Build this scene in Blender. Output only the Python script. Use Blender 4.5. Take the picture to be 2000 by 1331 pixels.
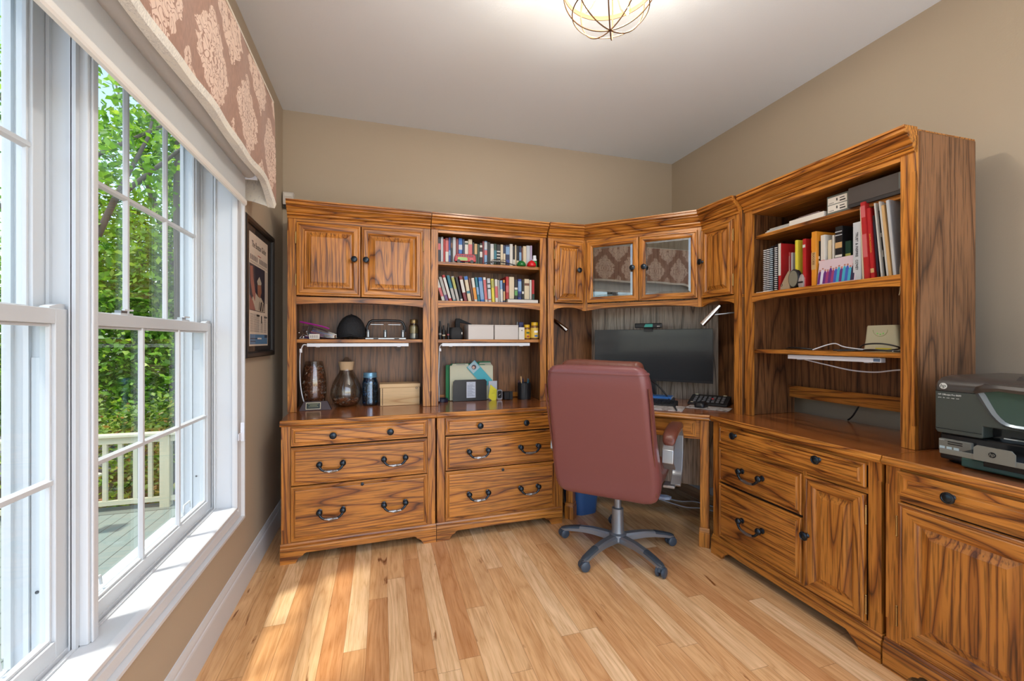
import bpy, bmesh, math, random
from math import sin, cos, pi, radians as R, sqrt
from mathutils import Matrix, Vector
for _o in list(bpy.data.objects): bpy.data.objects.remove(_o)
SC = bpy.context.scene
COL = SC.collection
random.seed(7)

# ---------------------------------------------------------------- camera
cam = bpy.data.cameras.new('camera'); camo = bpy.data.objects.new('camera', cam); COL.objects.link(camo)
cam.sensor_width = 36; cam.lens = 835/2000*36; cam.clip_start = .02; cam.clip_end = 200
camo.location = (0, 0, 1.19); camo.rotation_euler = (R(90), 0, R(-16.86))
SC.camera = camo
# ---------------------------------------------------------------- view
SC.view_settings.view_transform = 'Standard'; SC.view_settings.look = 'None'
SC.view_settings.gamma = 1; SC.view_settings.use_curve_mapping = False
SC.view_settings.exposure = 1.1
# ---------------------------------------------------------------- sky
W = bpy.data.worlds.new('sky'); SC.world = W; W.use_nodes = True
wn = W.node_tree.nodes; wl = W.node_tree.links
wn.clear()
wo = wn.new('ShaderNodeOutputWorld'); wb = wn.new('ShaderNodeBackground')
sk = wn.new('ShaderNodeTexSky'); sk.sky_type = 'NISHITA'; sk.sun_disc = False
sk.sun_elevation = R(50); sk.sun_rotation = R(150); sk.air_density = 1.0; sk.dust_density = 1.5; sk.ozone_density = 1.0
hs = wn.new('ShaderNodeHueSaturation'); hs.inputs['Saturation'].default_value = .85
wl.new(sk.outputs[0], hs.inputs['Color']); wl.new(hs.outputs[0], wb.inputs[0]); wl.new(wb.outputs[0], wo.inputs[0])
wb.inputs[1].default_value = 0.23
# ---------------------------------------------------------------- sun
sl = bpy.data.lights.new('sun', 'SUN'); slo = bpy.data.objects.new('sun', sl); COL.objects.link(slo)
sl.energy = 2.8; sl.angle = R(5); sl.color = (1, .93, .82)
_d = Vector((.36, .13, -1)).normalized()
slo.rotation_euler = _d.to_track_quat('-Z', 'Y').to_euler()

# ================================================================ helpers
def setp(b, k, v):
    if k in b.inputs: b.inputs[k].default_value = v
def mat(name, col, rough=.5, metal=0, **kw):
    m = bpy.data.materials.new(name); m.use_nodes = True
    b = m.node_tree.nodes['Principled BSDF']
    b.inputs['Base Color'].default_value = (*col, 1); b.inputs['Roughness'].default_value = rough
    b.inputs['Metallic'].default_value = metal
    nz = kw.pop('noise', None)
    for k, v in kw.items(): setp(b, k.replace('_', ' '), v)
    if nz is not None:                                  # faint unevenness of the surface
        t = m.node_tree; n = t.nodes.new('ShaderNodeTexNoise'); n.inputs['Scale'].default_value = nz[0]
        n.inputs['Detail'].default_value = 3
        tc = t.nodes.new('ShaderNodeTexCoord'); t.links.new(tc.outputs['Object'], n.inputs['Vector'])
        bp = t.nodes.new('ShaderNodeBump'); bp.inputs['Strength'].default_value = nz[1]; bp.inputs['Distance'].default_value = .01
        t.links.new(n.outputs['Fac'], bp.inputs['Height']); t.links.new(bp.outputs[0], b.inputs['Normal'])
    return m
def s2l(*c): return tuple(((v/255)/12.92 if v/255 <= .04045 else ((v/255+.055)/1.055)**2.4) for v in c)
def nodes(m): return m.node_tree.nodes, m.node_tree.links, m.node_tree.nodes['Principled BSDF']
def ramp(n, stops):
    r = n.new('ShaderNodeValToRGB'); e = r.color_ramp.elements
    while len(e) < len(stops): e.new(.5)
    for q, (p, c) in zip(e, stops): q.position = p; q.color = (*c, 1)
    return r
def mth(n, l, op, a, b=None, c=None):
    q = n.new('ShaderNodeMath'); q.operation = op
    for i, v in enumerate((a, b, c)):
        if v is None: continue
        if isinstance(v, (int, float)): q.inputs[i].default_value = v
        else: l.new(v, q.inputs[i])
    return q.outputs[0]

def wood(name, axis, tones, rough=.3, rings=15, scale=6.5, pores=.50, coat=.10, stretch=.075):
    m = mat(name, tones[1], rough); n, l, b = nodes(m)
    setp(b, 'Coat Weight', coat); setp(b, 'Coat Roughness', .18)
    tc = n.new('ShaderNodeTexCoord'); oi = n.new('ShaderNodeObjectInfo')
    off = n.new('ShaderNodeVectorMath'); off.operation = 'SCALE'; off.inputs[0].default_value = (13.1, 7.7, 9.3)
    l.new(oi.outputs['Random'], off.inputs['Scale'])
    ad = n.new('ShaderNodeVectorMath'); ad.operation = 'ADD'
    l.new(tc.outputs['Object'], ad.inputs[0]); l.new(off.outputs[0], ad.inputs[1])
    mp = n.new('ShaderNodeMapping'); s = [1, 1, 1]; s['xyz'.index(axis)] = stretch; mp.inputs['Scale'].default_value = s
    l.new(ad.outputs[0], mp.inputs['Vector'])
    nz = n.new('ShaderNodeTexNoise'); nz.inputs['Scale'].default_value = scale; nz.inputs['Detail'].default_value = 1.2; nz.inputs['Roughness'].default_value = .35
    nz.inputs['Distortion'].default_value = .12
    l.new(mp.outputs[0], nz.inputs['Vector'])
    fr = mth(n, l, 'FRACT', mth(n, l, 'MULTIPLY', nz.outputs['Fac'], rings))
    rp = ramp(n, [(0, tones[0]), (.06, tones[1]), (.30, tones[2]), (.80, tones[2]), (.95, tones[1]), (1, tones[0])])
    l.new(fr, rp.inputs[0])
    mp2 = n.new('ShaderNodeMapping'); s = [150, 150, 150]; s['xyz'.index(axis)] = 7; mp2.inputs['Scale'].default_value = s
    l.new(ad.outputs[0], mp2.inputs['Vector'])
    n2 = n.new('ShaderNodeTexNoise'); n2.inputs['Scale'].default_value = 1; n2.inputs['Detail'].default_value = 2
    l.new(mp2.outputs[0], n2.inputs['Vector'])
    r2 = ramp(n, [(.36, (pores,)*3), (.52, (1, 1, 1))]); l.new(n2.outputs['Fac'], r2.inputs[0])
    n3 = n.new('ShaderNodeTexNoise'); n3.inputs['Scale'].default_value = 2.1; l.new(ad.outputs[0], n3.inputs['Vector'])
    r3 = ramp(n, [(.3, (.78, .74, .70)), (.7, (1.12, 1.12, 1.12))]); l.new(n3.outputs['Fac'], r3.inputs[0])
    m1 = n.new('ShaderNodeMixRGB'); m1.blend_type = 'MULTIPLY'; m1.inputs[0].default_value = 1
    l.new(rp.outputs[0], m1.inputs[1]); l.new(r2.outputs[0], m1.inputs[2])
    m2 = n.new('ShaderNodeMixRGB'); m2.blend_type = 'MULTIPLY'; m2.inputs[0].default_value = 1
    l.new(m1.outputs[0], m2.inputs[1]); l.new(r3.outputs[0], m2.inputs[2])
    l.new(m2.outputs[0], b.inputs['Base Color'])
    bp = n.new('ShaderNodeBump'); bp.inputs['Strength'].default_value = .12; bp.inputs['Distance'].default_value = .002
    l.new(r2.outputs[0], bp.inputs['Height']); l.new(bp.outputs[0], b.inputs['Normal'])
    return m

T_OAK = ((.105, .031, .008), (.335, .110, .018), (.55, .217, .036))
T_TOP = ((.13, .036, .010), (.27, .080, .020), (.37, .118, .030))
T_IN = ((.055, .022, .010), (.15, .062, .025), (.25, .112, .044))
OV = wood('oak_upright_grain', 'z', T_OAK)
OH = wood('oak_level_grain', 'x', T_OAK)
OTH = wood('oak_worktop', 'x', T_TOP, rough=.2, rings=6, pores=.72, coat=.6)
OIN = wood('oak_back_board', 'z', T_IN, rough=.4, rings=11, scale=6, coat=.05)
OGREY = wood('oak_back_board_grey', 'z', ((.09, .060, .045), (.33, .255, .19), (.48, .40, .32)), rough=.35, rings=12, scale=6, coat=.3)
OSIDE = wood('oak_side_veneer', 'z', ((.075, .032, .015), (.17, .073, .030), (.26, .120, .052)), rough=.38, rings=10, scale=5)
PINE = wood('pale_pine', 'x', ((.48, .27, .11), (.62, .41, .20), (.70, .49, .26)), rough=.5, rings=6, pores=.9, coat=0)
WALL = mat('taupe_wall_paint', (.44, .365, .27), .62, noise=(160, .05))
CEIL = mat('ceiling_paint', (.80, .865, .93), .8, noise=(120, .05))
WHITE = mat('white_gloss_trim', (.63, .66, .69), .32)
VINYL = mat('white_window_vinyl', (.58, .615, .645), .30)
BLACK = mat('black_plastic', (.012, .012, .014), .35)
BLACKM = mat('matte_black', (.014, .014, .016), .7)
IRON = mat('dark_bronze_pull', (.035, .045, .058), .28, .85)
IRONL = mat('brushed_steel_twist', (.30, .30, .31), .3, .9)
BRASS = mat('brass_hinge', (.50, .34, .13), .35, .9)
CHROME = mat('chrome', (.75, .76, .78), .12, 1)
SILVER = mat('satin_silver', (.42, .45, .48), .32, .85)
DARKGAP = mat('gap_shade_and_joint', (.055, .025, .012), .8)  # dark brown painted in for the shade between drawers; also a box joint
WPLAST = mat('white_plastic', (.74, .77, .84), .35)
CREAM = mat('cream_plastic', (.62, .60, .42), .45)
PAPER = mat('paper_white', (.72, .69, .64), .7)
LEATHER = mat('oxblood_leather', (.200, .066, .064), .36, noise=(55, .05), Coat_Weight=.12, Coat_Roughness=.3)
LEATHD = mat('dark_brown_leather', (.15, .045, .028), .36, noise=(55, .22))
def glass(name, col=(1, 1, 1), rough=0.0, ior=1.45):
    m = mat(name, col, rough); b = nodes(m)[2]; setp(b, 'Transmission Weight', 1.0); setp(b, 'IOR', ior); return m
def pane(name, tint=(1, 1, 1), refl=.08, graz=.9):
    m = bpy.data.materials.new(name); m.use_nodes = True; n = m.node_tree.nodes; l = m.node_tree.links; n.clear()
    o = n.new('ShaderNodeOutputMaterial'); t = n.new('ShaderNodeBsdfTransparent'); t.inputs[0].default_value = (*tint, 1)
    g = n.new('ShaderNodeBsdfGlossy'); g.inputs['Roughness'].default_value = .01
    ge = n.new('ShaderNodeNewGeometry'); dp = n.new('ShaderNodeVectorMath'); dp.operation = 'DOT_PRODUCT'
    l.new(ge.outputs['Incoming'], dp.inputs[0]); l.new(ge.outputs['Normal'], dp.inputs[1])
    c1 = mth(n, l, 'SUBTRACT', 1.0, mth(n, l, 'ABSOLUTE', dp.outputs['Value']))          # Schlick, the same from both sides
    fr = mth(n, l, 'ADD', mth(n, l, 'MULTIPLY', mth(n, l, 'POWER', c1, 5.0), graz), .03+refl)
    mx = n.new('ShaderNodeMixShader'); l.new(fr, mx.inputs[0])
    l.new(t.outputs[0], mx.inputs[1]); l.new(g.outputs[0], mx.inputs[2]); l.new(mx.outputs[0], o.inputs[0]); return m
WGLASS = pane('window_glass', (.97, .985, .98), 0.0)
DGLASS = pane('door_glass', (.80, .82, .82), .15)
JARG = pane('clear_glass', (.90, .89, .87), .05)
BLUEG = pane('blue_glass', (.38, .70, .95), .10)

class M:
    """collects geometry, then links it as one mesh object"""
    def __init__(s, tf=None): s.v = []; s.f = []; s.mi = []; s.tf = tf
    def _add(s, vs, fs, m=0):
        o = len(s.v)
        if s.tf is not None: vs = [tuple(s.tf @ Vector(p)) for p in vs]
        s.v += [tuple(p) for p in vs]; s.f += [tuple(o+i for i in f) for f in fs]
        s.mi += ([m]*len(fs) if isinstance(m, int) else list(m)); return s
    def box(s, x0, x1, y0, y1, z0, z1, m=0):
        return s._add([(x0, y0, z0), (x1, y0, z0), (x1, y1, z0), (x0, y1, z0), (x0, y0, z1), (x1, y0, z1), (x1, y1, z1), (x0, y1, z1)],
                      [(0, 3, 2, 1), (4, 5, 6, 7), (0, 1, 5, 4), (1, 2, 6, 5), (2, 3, 7, 6), (3, 0, 4, 7)], m)
    def prism(s, pts, ax, a, b, m=0):
        def P(p, t): return {'x': (t, p[0], p[1]), 'y': (p[0], t, p[1]), 'z': (p[0], p[1], t)}[ax]
        n = len(pts); vs = [P(p, a) for p in pts]+[P(p, b) for p in pts]
        return s._add(vs, [tuple(range(n)), tuple(range(2*n-1, n-1, -1))]+[(i, (i+1) % n, n+(i+1) % n, n+i) for i in range(n)], m)
    def loft(s, rings, m=0, cap0=True, cap1=True, closed=True):
        n = len(rings[0]); vs = [p for r in rings for p in r]; fs = []
        for k in range(len(rings)-1):
            for i in range(n if closed else n-1):
                fs.append((k*n+i, k*n+(i+1) % n, (k+1)*n+(i+1) % n, (k+1)*n+i))
        if cap0: fs.append(tuple(range(n)))
        if cap1: fs.append(tuple((len(rings)-1)*n+i for i in range(n-1, -1, -1)))
        return s._add(vs, fs, m)
    def rects(s, x0, x1, z0, z1, rings, mats=None, cap=0, back=True):
        """nested rectangles (inset, y): a raised or recessed panel facing -y; mats = per ring (upright, level)"""
        vs = []; fs = []; ms = []
        for ins, y in rings:
            vs += [(x0+ins, y, z0+ins), (x1-ins, y, z0+ins), (x1-ins, y, z1-ins), (x0+ins, y, z1-ins)]
        for k in range(len(rings)-1):
            up, lv = (mats[k] if mats else (0, 0))
            for i in range(4):
                fs.append((k*4+i, k*4+(i+1) % 4, k*4+4+(i+1) % 4, k*4+4+i)); ms.append(lv if i % 2 == 0 else up)
        e = (len(rings)-1)*4
        if cap is not None: fs.append((e, e+1, e+2, e+3)); ms.append(cap)
        if back: fs.append((3, 2, 1, 0)); ms.append(0)
        return s._add(vs, fs, ms)
    def lathe(s, prof, c=(0, 0, 0), ax='z', n=20, m=0, sx=1, sy=1):
        rings = []
        for r, h in prof:
            rg = []
            for i in range(n):
                a = 2*pi*i/n; p, q = r*cos(a)*sx, r*sin(a)*sy
                rg.append({'z': (c[0]+p, c[1]+q, c[2]+h), 'y': (c[0]+p, c[1]+h, c[2]+q), 'x': (c[0]+h, c[1]+p, c[2]+q)}[ax])
            rings.append(rg)
        return s.loft(rings, m)
    def tube(s, path, r, n=8, m=0, caps=True, twist=None):
        P = [Vector(p) for p in path]; rings = []; up = None
        for i, p in enumerate(P):
            t = (P[min(i+1, len(P)-1)]-P[max(i-1, 0)]).normalized()
            if up is None: up = Vector((0, 0, 1)) if abs(t.z) < .9 else Vector((1, 0, 0))
            a = t.cross(up).normalized(); up = a.cross(t).normalized()
            rr = r[i] if isinstance(r, (list, tuple)) else r
            rg = []
            for k in range(n):
                g = 2*pi*k/n; q = rr*(1+(twist[1]*sin(3*g+twist[0]*i) if twist else 0))
                rg.append(tuple(p+a*cos(g)*q+up*sin(g)*q))
            rings.append(rg)
        return s.loft(rings, m, caps, caps)
    def ball(s, c, rx, ry=None, rz=None, n=16, k=10, m=0):
        ry = ry or rx; rz = rz or rx; rings = []
        for j in range(1, k):
            a = pi*j/k
            rings.append([(c[0]+rx*sin(a)*cos(2*pi*i/n), c[1]+ry*sin(a)*sin(2*pi*i/n), c[2]-rz*cos(a)) for i in range(n)])
        return s.loft(rings, m)
    def build(s, name, mats, parent=None, loc=(0, 0, 0), rz=0, smooth=None, bevel=0, seg=2):
        me = bpy.data.meshes.new(name); me.from_pydata(s.v, [], s.f)
        if not isinstance(mats, (list, tuple)): mats = [mats]
        for q in mats: me.materials.append(q)
        me.polygons.foreach_set('material_index', s.mi)
        bm = bmesh.new(); bm.from_mesh(me); bmesh.ops.recalc_face_normals(bm, faces=bm.faces)
        bm.to_mesh(me); bm.free()
        if smooth:
            me.polygons.foreach_set('use_smooth', [True]*len(me.polygons))
            me.set_sharp_from_angle(angle=R(smooth))
        me.update()
        o = bpy.data.objects.new(name, me); COL.objects.link(o)
        o.location = loc; o.rotation_euler = (0, 0, rz)
        if parent is not None: o.parent = parent
        if bevel:
            b = o.modifiers.new('edge', 'BEVEL'); b.width = bevel; b.segments = seg; b.limit_method = 'ANGLE'; b.angle_limit = R(40); b.harden_normals = False
        return o

def tag(o, label=None, cat=None, group=None, kind=None):
    if label: o['label'] = label
    if cat: o['category'] = cat
    if group: o['group'] = group
    if kind: o['kind'] = kind
    return o
def thing(name, label, cat, loc=(0, 0, 0), rz=0, group=None):
    o = bpy.data.objects.new(name, None); COL.objects.link(o); o.location = loc; o.rotation_euler = (0, 0, rz); o.empty_display_size = .05
    return tag(o, label, cat, group)
def struct(name, m, mats, **kw):
    return tag(m.build(name, mats, **kw), kind='structure')
def rrect(cx, cy, w, d, r, z, n=4):
    """rounded rectangle ring in the xy plane"""
    pts = []
    for qx, qy, a0 in ((1, 1, 0), (-1, 1, 90), (-1, -1, 180), (1, -1, 270)):
        for i in range(n+1):
            a = R(a0+90*i/n); pts.append((cx+qx*(w/2-r)+r*cos(a), cy+qy*(d/2-r)+r*sin(a), z))
    return pts
def text(s, size, m, parent, mtx, name='lettering', sx=1, extr=.0004, align='CENTER'):
    c = bpy.data.curves.new('t', 'FONT'); c.body = s; c.size = size; c.extrude = extr; c.align_x = align; c.align_y = 'CENTER'
    o = bpy.data.objects.new('t', c); COL.objects.link(o); dg = bpy.context.evaluated_depsgraph_get(); dg.update()
    me = bpy.data.meshes.new_from_object(o.evaluated_get(dg)); bpy.data.objects.remove(o)
    me.transform(mtx @ Matrix.Diagonal((sx, 1, 1, 1))); me.materials.clear(); me.materials.append(m)
    q = bpy.data.objects.new(name, me); COL.objects.link(q); q.parent = parent; return q
FACE = Matrix.Rotation(R(90), 4, 'X')          # text standing upright, read from -y
def at(x, y, z): return Matrix.Translation((x, y, z))
# ================================================================ room shell
XL, XR, YB, ZC, YF = -.64, 2.435, 3.19, 2.74, -.9
def floor_mat():
    m = mat('oak_strip_floor', (.5, .3, .15), .26); n, l, b = nodes(m); setp(b, 'Coat Weight', .25); setp(b, 'Coat Roughness', .15)
    tc = n.new('ShaderNodeTexCoord'); sp = n.new('ShaderNodeSeparateXYZ'); l.new(tc.outputs['Object'], sp.inputs[0])
    u = mth(n, l, 'DIVIDE', mth(n, l, 'ADD', sp.outputs[0], 10.02), .083); row = mth(n, l, 'FLOOR', u); fu = mth(n, l, 'FRACT', u)
    w1 = n.new('ShaderNodeTexWhiteNoise'); w1.noise_dimensions = '1D'; l.new(row, w1.inputs['W'])
    ln = mth(n, l, 'ADD', mth(n, l, 'MULTIPLY', w1.outputs['Value'], .9), .75)
    v = mth(n, l, 'DIVIDE', mth(n, l, 'ADD', sp.outputs[1], mth(n, l, 'ADD', mth(n, l, 'MULTIPLY', w1.outputs['Value'], 7.3), 20)), ln)
    idx = mth(n, l, 'FLOOR', v); fv = mth(n, l, 'FRACT', v)
    cb = n.new('ShaderNodeCombineXYZ'); l.new(row, cb.inputs[0]); l.new(idx, cb.inputs[1])
    w2 = n.new('ShaderNodeTexWhiteNoise'); w2.noise_dimensions = '2D'; l.new(cb.outputs[0], w2.inputs['Vector'])
    tone = ramp(n, [(0, s2l(202, 146, 98)), (.15, s2l(216, 168, 118)), (.5, s2l(226, 182, 132)), (.8, s2l(232, 192, 144)), (1, s2l(240, 208, 166))])
    l.new(w2.outputs['Value'], tone.inputs[0])
    # grain: stretched along y, shifted per board
    sh = n.new('ShaderNodeVectorMath'); sh.operation = 'MULTIPLY_ADD'; sh.inputs[1].default_value = (3, 3, 3)
    l.new(w2.outputs['Color'], sh.inputs[0]); l.new(tc.outputs['Object'], sh.inputs[2])
    mp = n.new('ShaderNodeMapping'); mp.inputs['Scale'].default_value = (1, .09, 1); l.new(sh.outputs[0], mp.inputs['Vector'])
    nz = n.new('ShaderNodeTexNoise'); nz.inputs['Scale'].default_value = 9; nz.inputs['Detail'].default_value = 3; nz.inputs['Distortion'].default_value = .4; l.new(mp.outputs[0], nz.inputs['Vector'])
    fr = mth(n, l, 'FRACT', mth(n, l, 'MULTIPLY', nz.outputs['Fac'], 10))
    rg = ramp(n, [(0, (.84, .77, .68)), (.2, (.95, .93, .90)), (.6, (1.05, 1.05, 1.04)), (1, (.90, .85, .78))]); l.new(fr, rg.inputs[0])
    mp2 = n.new('ShaderNodeMapping'); mp2.inputs['Scale'].default_value = (220, 9, 1); l.new(sh.outputs[0], mp2.inputs['Vector'])
    n2 = n.new('ShaderNodeTexNoise'); n2.inputs['Scale'].default_value = 1; l.new(mp2.outputs[0], n2.inputs['Vector'])
    r2 = ramp(n, [(.34, (.88, .83, .76)), (.5, (1, 1, 1))]); l.new(n2.outputs['Fac'], r2.inputs[0])
    # sparse dark mineral streaks and knots
    mp3 = n.new('ShaderNodeMapping'); mp3.inputs['Scale'].default_value = (9, 1.6, 1); l.new(sh.outputs[0], mp3.inputs['Vector'])
    n3 = n.new('ShaderNodeTexNoise'); n3.inputs['Scale'].default_value = 2.0; n3.inputs['Detail'].default_value = 4; n3.inputs['Distortion'].default_value = 1.2; l.new(mp3.outputs[0], n3.inputs['Vector'])
    r3 = ramp(n, [(.25, (.33, .20, .12)), (.325, (1, 1, 1))]); l.new(n3.outputs['Fac'], r3.inputs[0])
    n4 = n.new('ShaderNodeTexNoise'); n4.inputs['Scale'].default_value = 3.0; n4.inputs['Detail'].default_value = 3; l.new(mp3.outputs[0], n4.inputs['Vector'])
    r4 = ramp(n, [(.3, (.92, .86, .80)), (.6, (1.05, 1.04, 1.02))]); l.new(n4.outputs['Fac'], r4.inputs[0])
    c = tone.outputs[0]
    for q in (rg, r2, r3, r4):
        k = n.new('ShaderNodeMixRGB'); k.blend_type = 'MULTIPLY'; k.inputs[0].default_value = 1; l.new(c, k.inputs[1]); l.new(q.outputs[0], k.inputs[2]); c = k.outputs[0]
    e1 = mth(n, l, 'LESS_THAN', fu, .016); e2 = mth(n, l, 'LESS_THAN', mth(n, l, 'MULTIPLY', fv, ln), .0016)
    e = mth(n, l, 'MULTIPLY', mth(n, l, 'MAXIMUM', e1, e2), .62)
    k = n.new('ShaderNodeMixRGB'); l.new(e, k.inputs[0]); l.new(c, k.inputs[1]); k.inputs[2].default_value = (.16, .07, .03, 1)
    l.new(k.outputs[0], b.inputs['Base Color'])
    return m
FLOOR = floor_mat()
m = M(); m.box(XL-.2, XR+.2, YF, YB+.2, -.12, 0); struct('floor', m, FLOOR)
m = M(); m.box(XL-.2, XR+.2, YF, YB+.2, ZC, ZC+.12); struct('ceiling', m, CEIL)
m = M(); m.box(XL-.2, XR+.2, YB, YB+.2, 0, ZC); struct('wall_back', m, WALL)
m = M(); m.box(XR, XR+.2, YF, YB, 0, ZC); struct('wall_right', m, WALL)
WY0, WY1, WZ0, WZ1 = .40, 2.19, .447, 2.055          # the opening of the paired window
m = M(); m.box(XL-.19, XL, YF, WY0, 0, ZC); m.box(XL-.19, XL, WY1, YB, 0, ZC)
m.box(XL-.19, XL, WY0, WY1, 0, WZ0-.03); m.box(XL-.19, XL, WY0, WY1, WZ1, ZC); struct('wall_left', m, WALL)
BOUNCE = mat('pale_bounce_slab', (.78, .78, .76), .8)
m = M(); m.box(-5, 9, -18, YF-.02, -.22, -.10); struct('bounce_slab', m, BOUNCE)  # unseen slab outside the open end, added to bounce daylight onto the ceiling
BB = [(0, 0), (.014, 0), (.014, .104), (.0125, .112), (.0095, .116), (.0095, .124), (.0075, .134), (.004, .146), (0, .148)]
m = M(); m.prism([(XL+a, z) for a, z in BB], 'y', YF, YB-.014); struct('baseboard_left', m, WHITE)
m = M(); m.prism([(YB-a, z) for a, z in BB], 'x', XL+.014, XR-.014); struct('baseboard_back', m, WHITE)
m = M(); m.prism([(XR-a, z) for a, z in BB], 'y', YF, YB-.014); struct('baseboard_right', m, WHITE)

# ---------------------------------------------------------------- windows (x along the wall = world y, y into the wall)
RZW = R(90)
m = M()
m.rects(.335, 2.262, .365, 2.137, [(0, 0), (0, -.028), (.004, -.031), (.014, -.031), (.018, -.021), (.021, -.013), (.024, -.019), (.050, -.016), (.057, -.009), (.061, -.006), (.064, -.017), (.067, -.020), (.077, -.020), (.081, -.015), (.083, 0)], cap=None, back=False)
struct('trim_1', m, WHITE, loc=(XL, 0, 0), rz=RZW, smooth=35)
m = M(); m.box(WY1-.005, WY1+.001, .0, .0625, .447, WZ1); m.box(WY0-.001, WY0+.005, .0, .0625, .447, WZ1); m.box(WY0, WY1, 0, .0625, WZ1-.006, WZ1); struct('trim_6', m, WHITE, loc=(XL, 0, 0), rz=RZW)
m = M(); m.box(WY0, WY1, 0, .062, .418, .447); m.prism([(.062, .418), (.062, .447), (.17, .432), (.19, .410)], 'x', WY0, WY1)
m.box(WY0, WY1, .0625, .070, .4475, .452); m.box(WY0, WY1, .076, .080, .444, .458)
struct('trim_2', m, WHITE, loc=(XL, 0, 0), rz=RZW)
def sash(par, name, u0, u1, z0, z1, y0, top, bot, lock=False):
    sw = .042
    m = M(); y1 = y0+.030
    # frame of the sash: outer face, glazing bead stepping back to the glass
    vs = [(0, y1), (0, y0), (sw-.008, y0), (sw-.004, y0+.006), (sw, y0+.008), (sw, y1)]
    def bar(a0, a1, c0, c1): m.box(a0, a1, y0, y1, c0, c1)
    bar(u0, u0+sw, z0, z1); bar(u1-sw, u1, z0, z1); bar(u0+sw, u1-sw, z0, z0+bot); bar(u0+sw, u1-sw, z1-top, z1)
    for a, b_, c, d in ((u0+sw, u0+sw+.007, z0+bot, z1-top), (u1-sw-.007, u1-sw, z0+bot, z1-top)): m.box(a, b_, y0+.007, y0+.016, c, d)
    for c, d in ((z0+bot, z0+bot+.007), (z1-top-.007, z1-top)): m.box(u0+sw+.007, u1-sw-.007, y0+.007, y0+.016, c, d)
    s = m.build(name, VINYL, par, bevel=.0015)
    g = M(); g.box(u0+sw-.004, u1-sw+.004, y0+.016, y0+.020, z0+bot-.004, z1-top+.004); g.build('pane', WGLASS, s)
    q = M(); gw = (u1-u0-2*sw)/3; zm = (z0+bot+z1-top)/2
    def bead(p0, p1):
        v = Vector(p1)-Vector(p0); 
        if abs(v.z) > abs(v.x): q.prism([(p0[0]-.0095, y0+.0155), (p0[0]-.0095, y0+.012), (p0[0]-.005, y0+.004), (p0[0]+.005, y0+.004), (p0[0]+.0095, y0+.012), (p0[0]+.0095, y0+.0155)], 'z', p0[2], p1[2])
        else: q.prism([(y0+.0153, p0[2]-.0095), (y0+.0118, p0[2]-.0095), (y0+.0038, p0[2]-.005), (y0+.0038, p0[2]+.005), (y0+.0118, p0[2]+.0095), (y0+.0153, p0[2]+.0095)], 'x', p0[0], p1[0])
    for i in (1, 2): bead((u0+sw+gw*i, 0, z0+bot), (u0+sw+gw*i, 0, z1-top))
    bead((u0+sw, 0, zm), (u1-sw, 0, zm))
    q.build('grille', VINYL, s)
    if lock:
        for f in (.24, .71):
            a = u0+(u1-u0)*f; k = M(); k.box(a-.032, a+.032, y0+.004, y0+.026, z1, z1+.006, 0); k.box(a-.022, a+.010, y0+.008, y0+.024, z1+.006, z1+.014, 1)
            k.prism([(a-.004, y0+.008), (a+.030, y0+.002), (a+.034, y0+.008), (a+.006, y0+.020)], 'z', z1+.014, z1+.019, 0); k.build('latch', [VINYL, SILVER], s)
        for f, sg in ((.006, 1), (.994, -1)):
            a = u0+(u1-u0)*f; k = M(); k.prism([(a, z1), (a+sg*.05, z1), (a+sg*.05, z1+.004), (a+sg*.02, z1+.012), (a, z1+.012)], 'y', y0+.004, y0+.022); k.build('tilt_latch', VINYL, s)
        k = M()
        for f in (.12, .80):
            a = u0+(u1-u0)*f; k.tube([(a-.03, y0+.03, z0+.06), (a-.025, y0+.03, z0+.085), (a+.025, y0+.03, z0+.085), (a+.03, y0+.03, z0+.06)], .004, 6)
        k.build('finger_pull', VINYL, s)
    return s
def window(name, u0, u1):
    w = thing(name, None, None, (XL, 0, 0), RZW); w['kind'] = 'structure'
    m = M()
    for a, sg in ((u0, 1), (u1, -1)):
        m.box(*sorted((a, a+sg*.004)), .0625, .195, .432, WZ1)
        for y0, wd in ((.062, .010), (.070, .006), (.112, .007), (.150, .010), (.182, .012)): m.box(*sorted((a+sg*.004, a+sg*.014)), y0, y0+wd, .43, WZ1)
        m.box(*sorted((a+sg*.004, a+sg*.009)), .121, .148, .43, 1.15)
    m.box(u0, u1, .062, .195, WZ1-.012, WZ1)
    m.box(u0, u1, .19, .23, .38, .425)
    m.build('frame', VINYL, w)
    k = M()
    for a in (u0+.0145, u1-.0145):
        for zz in (1.345, .60): k.ball((a, .134, zz), .003, .004, .004, 8, 6)
    k.build('screw', IRON, w)
    sash(w, 'lower_sash', u0+.006, u1-.006, .452, 1.264, .080, .035, .045, True)
    sash(w, 'upper_sash', u0+.008, u1-.008, 1.229, 2.043, .120, .038, .035)
    return w
window('window_1', 1.335, 2.19)
window('window_2', .40, 1.295)
m = M(); m.box(1.296, 1.334, .046, .21, .447, 2.055); m.box(1.304, 1.326, .040, .046, .447, 2.055)
struct('trim_3', m, WHITE, loc=(XL, 0, 0), rz=RZW, bevel=.004)

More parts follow.
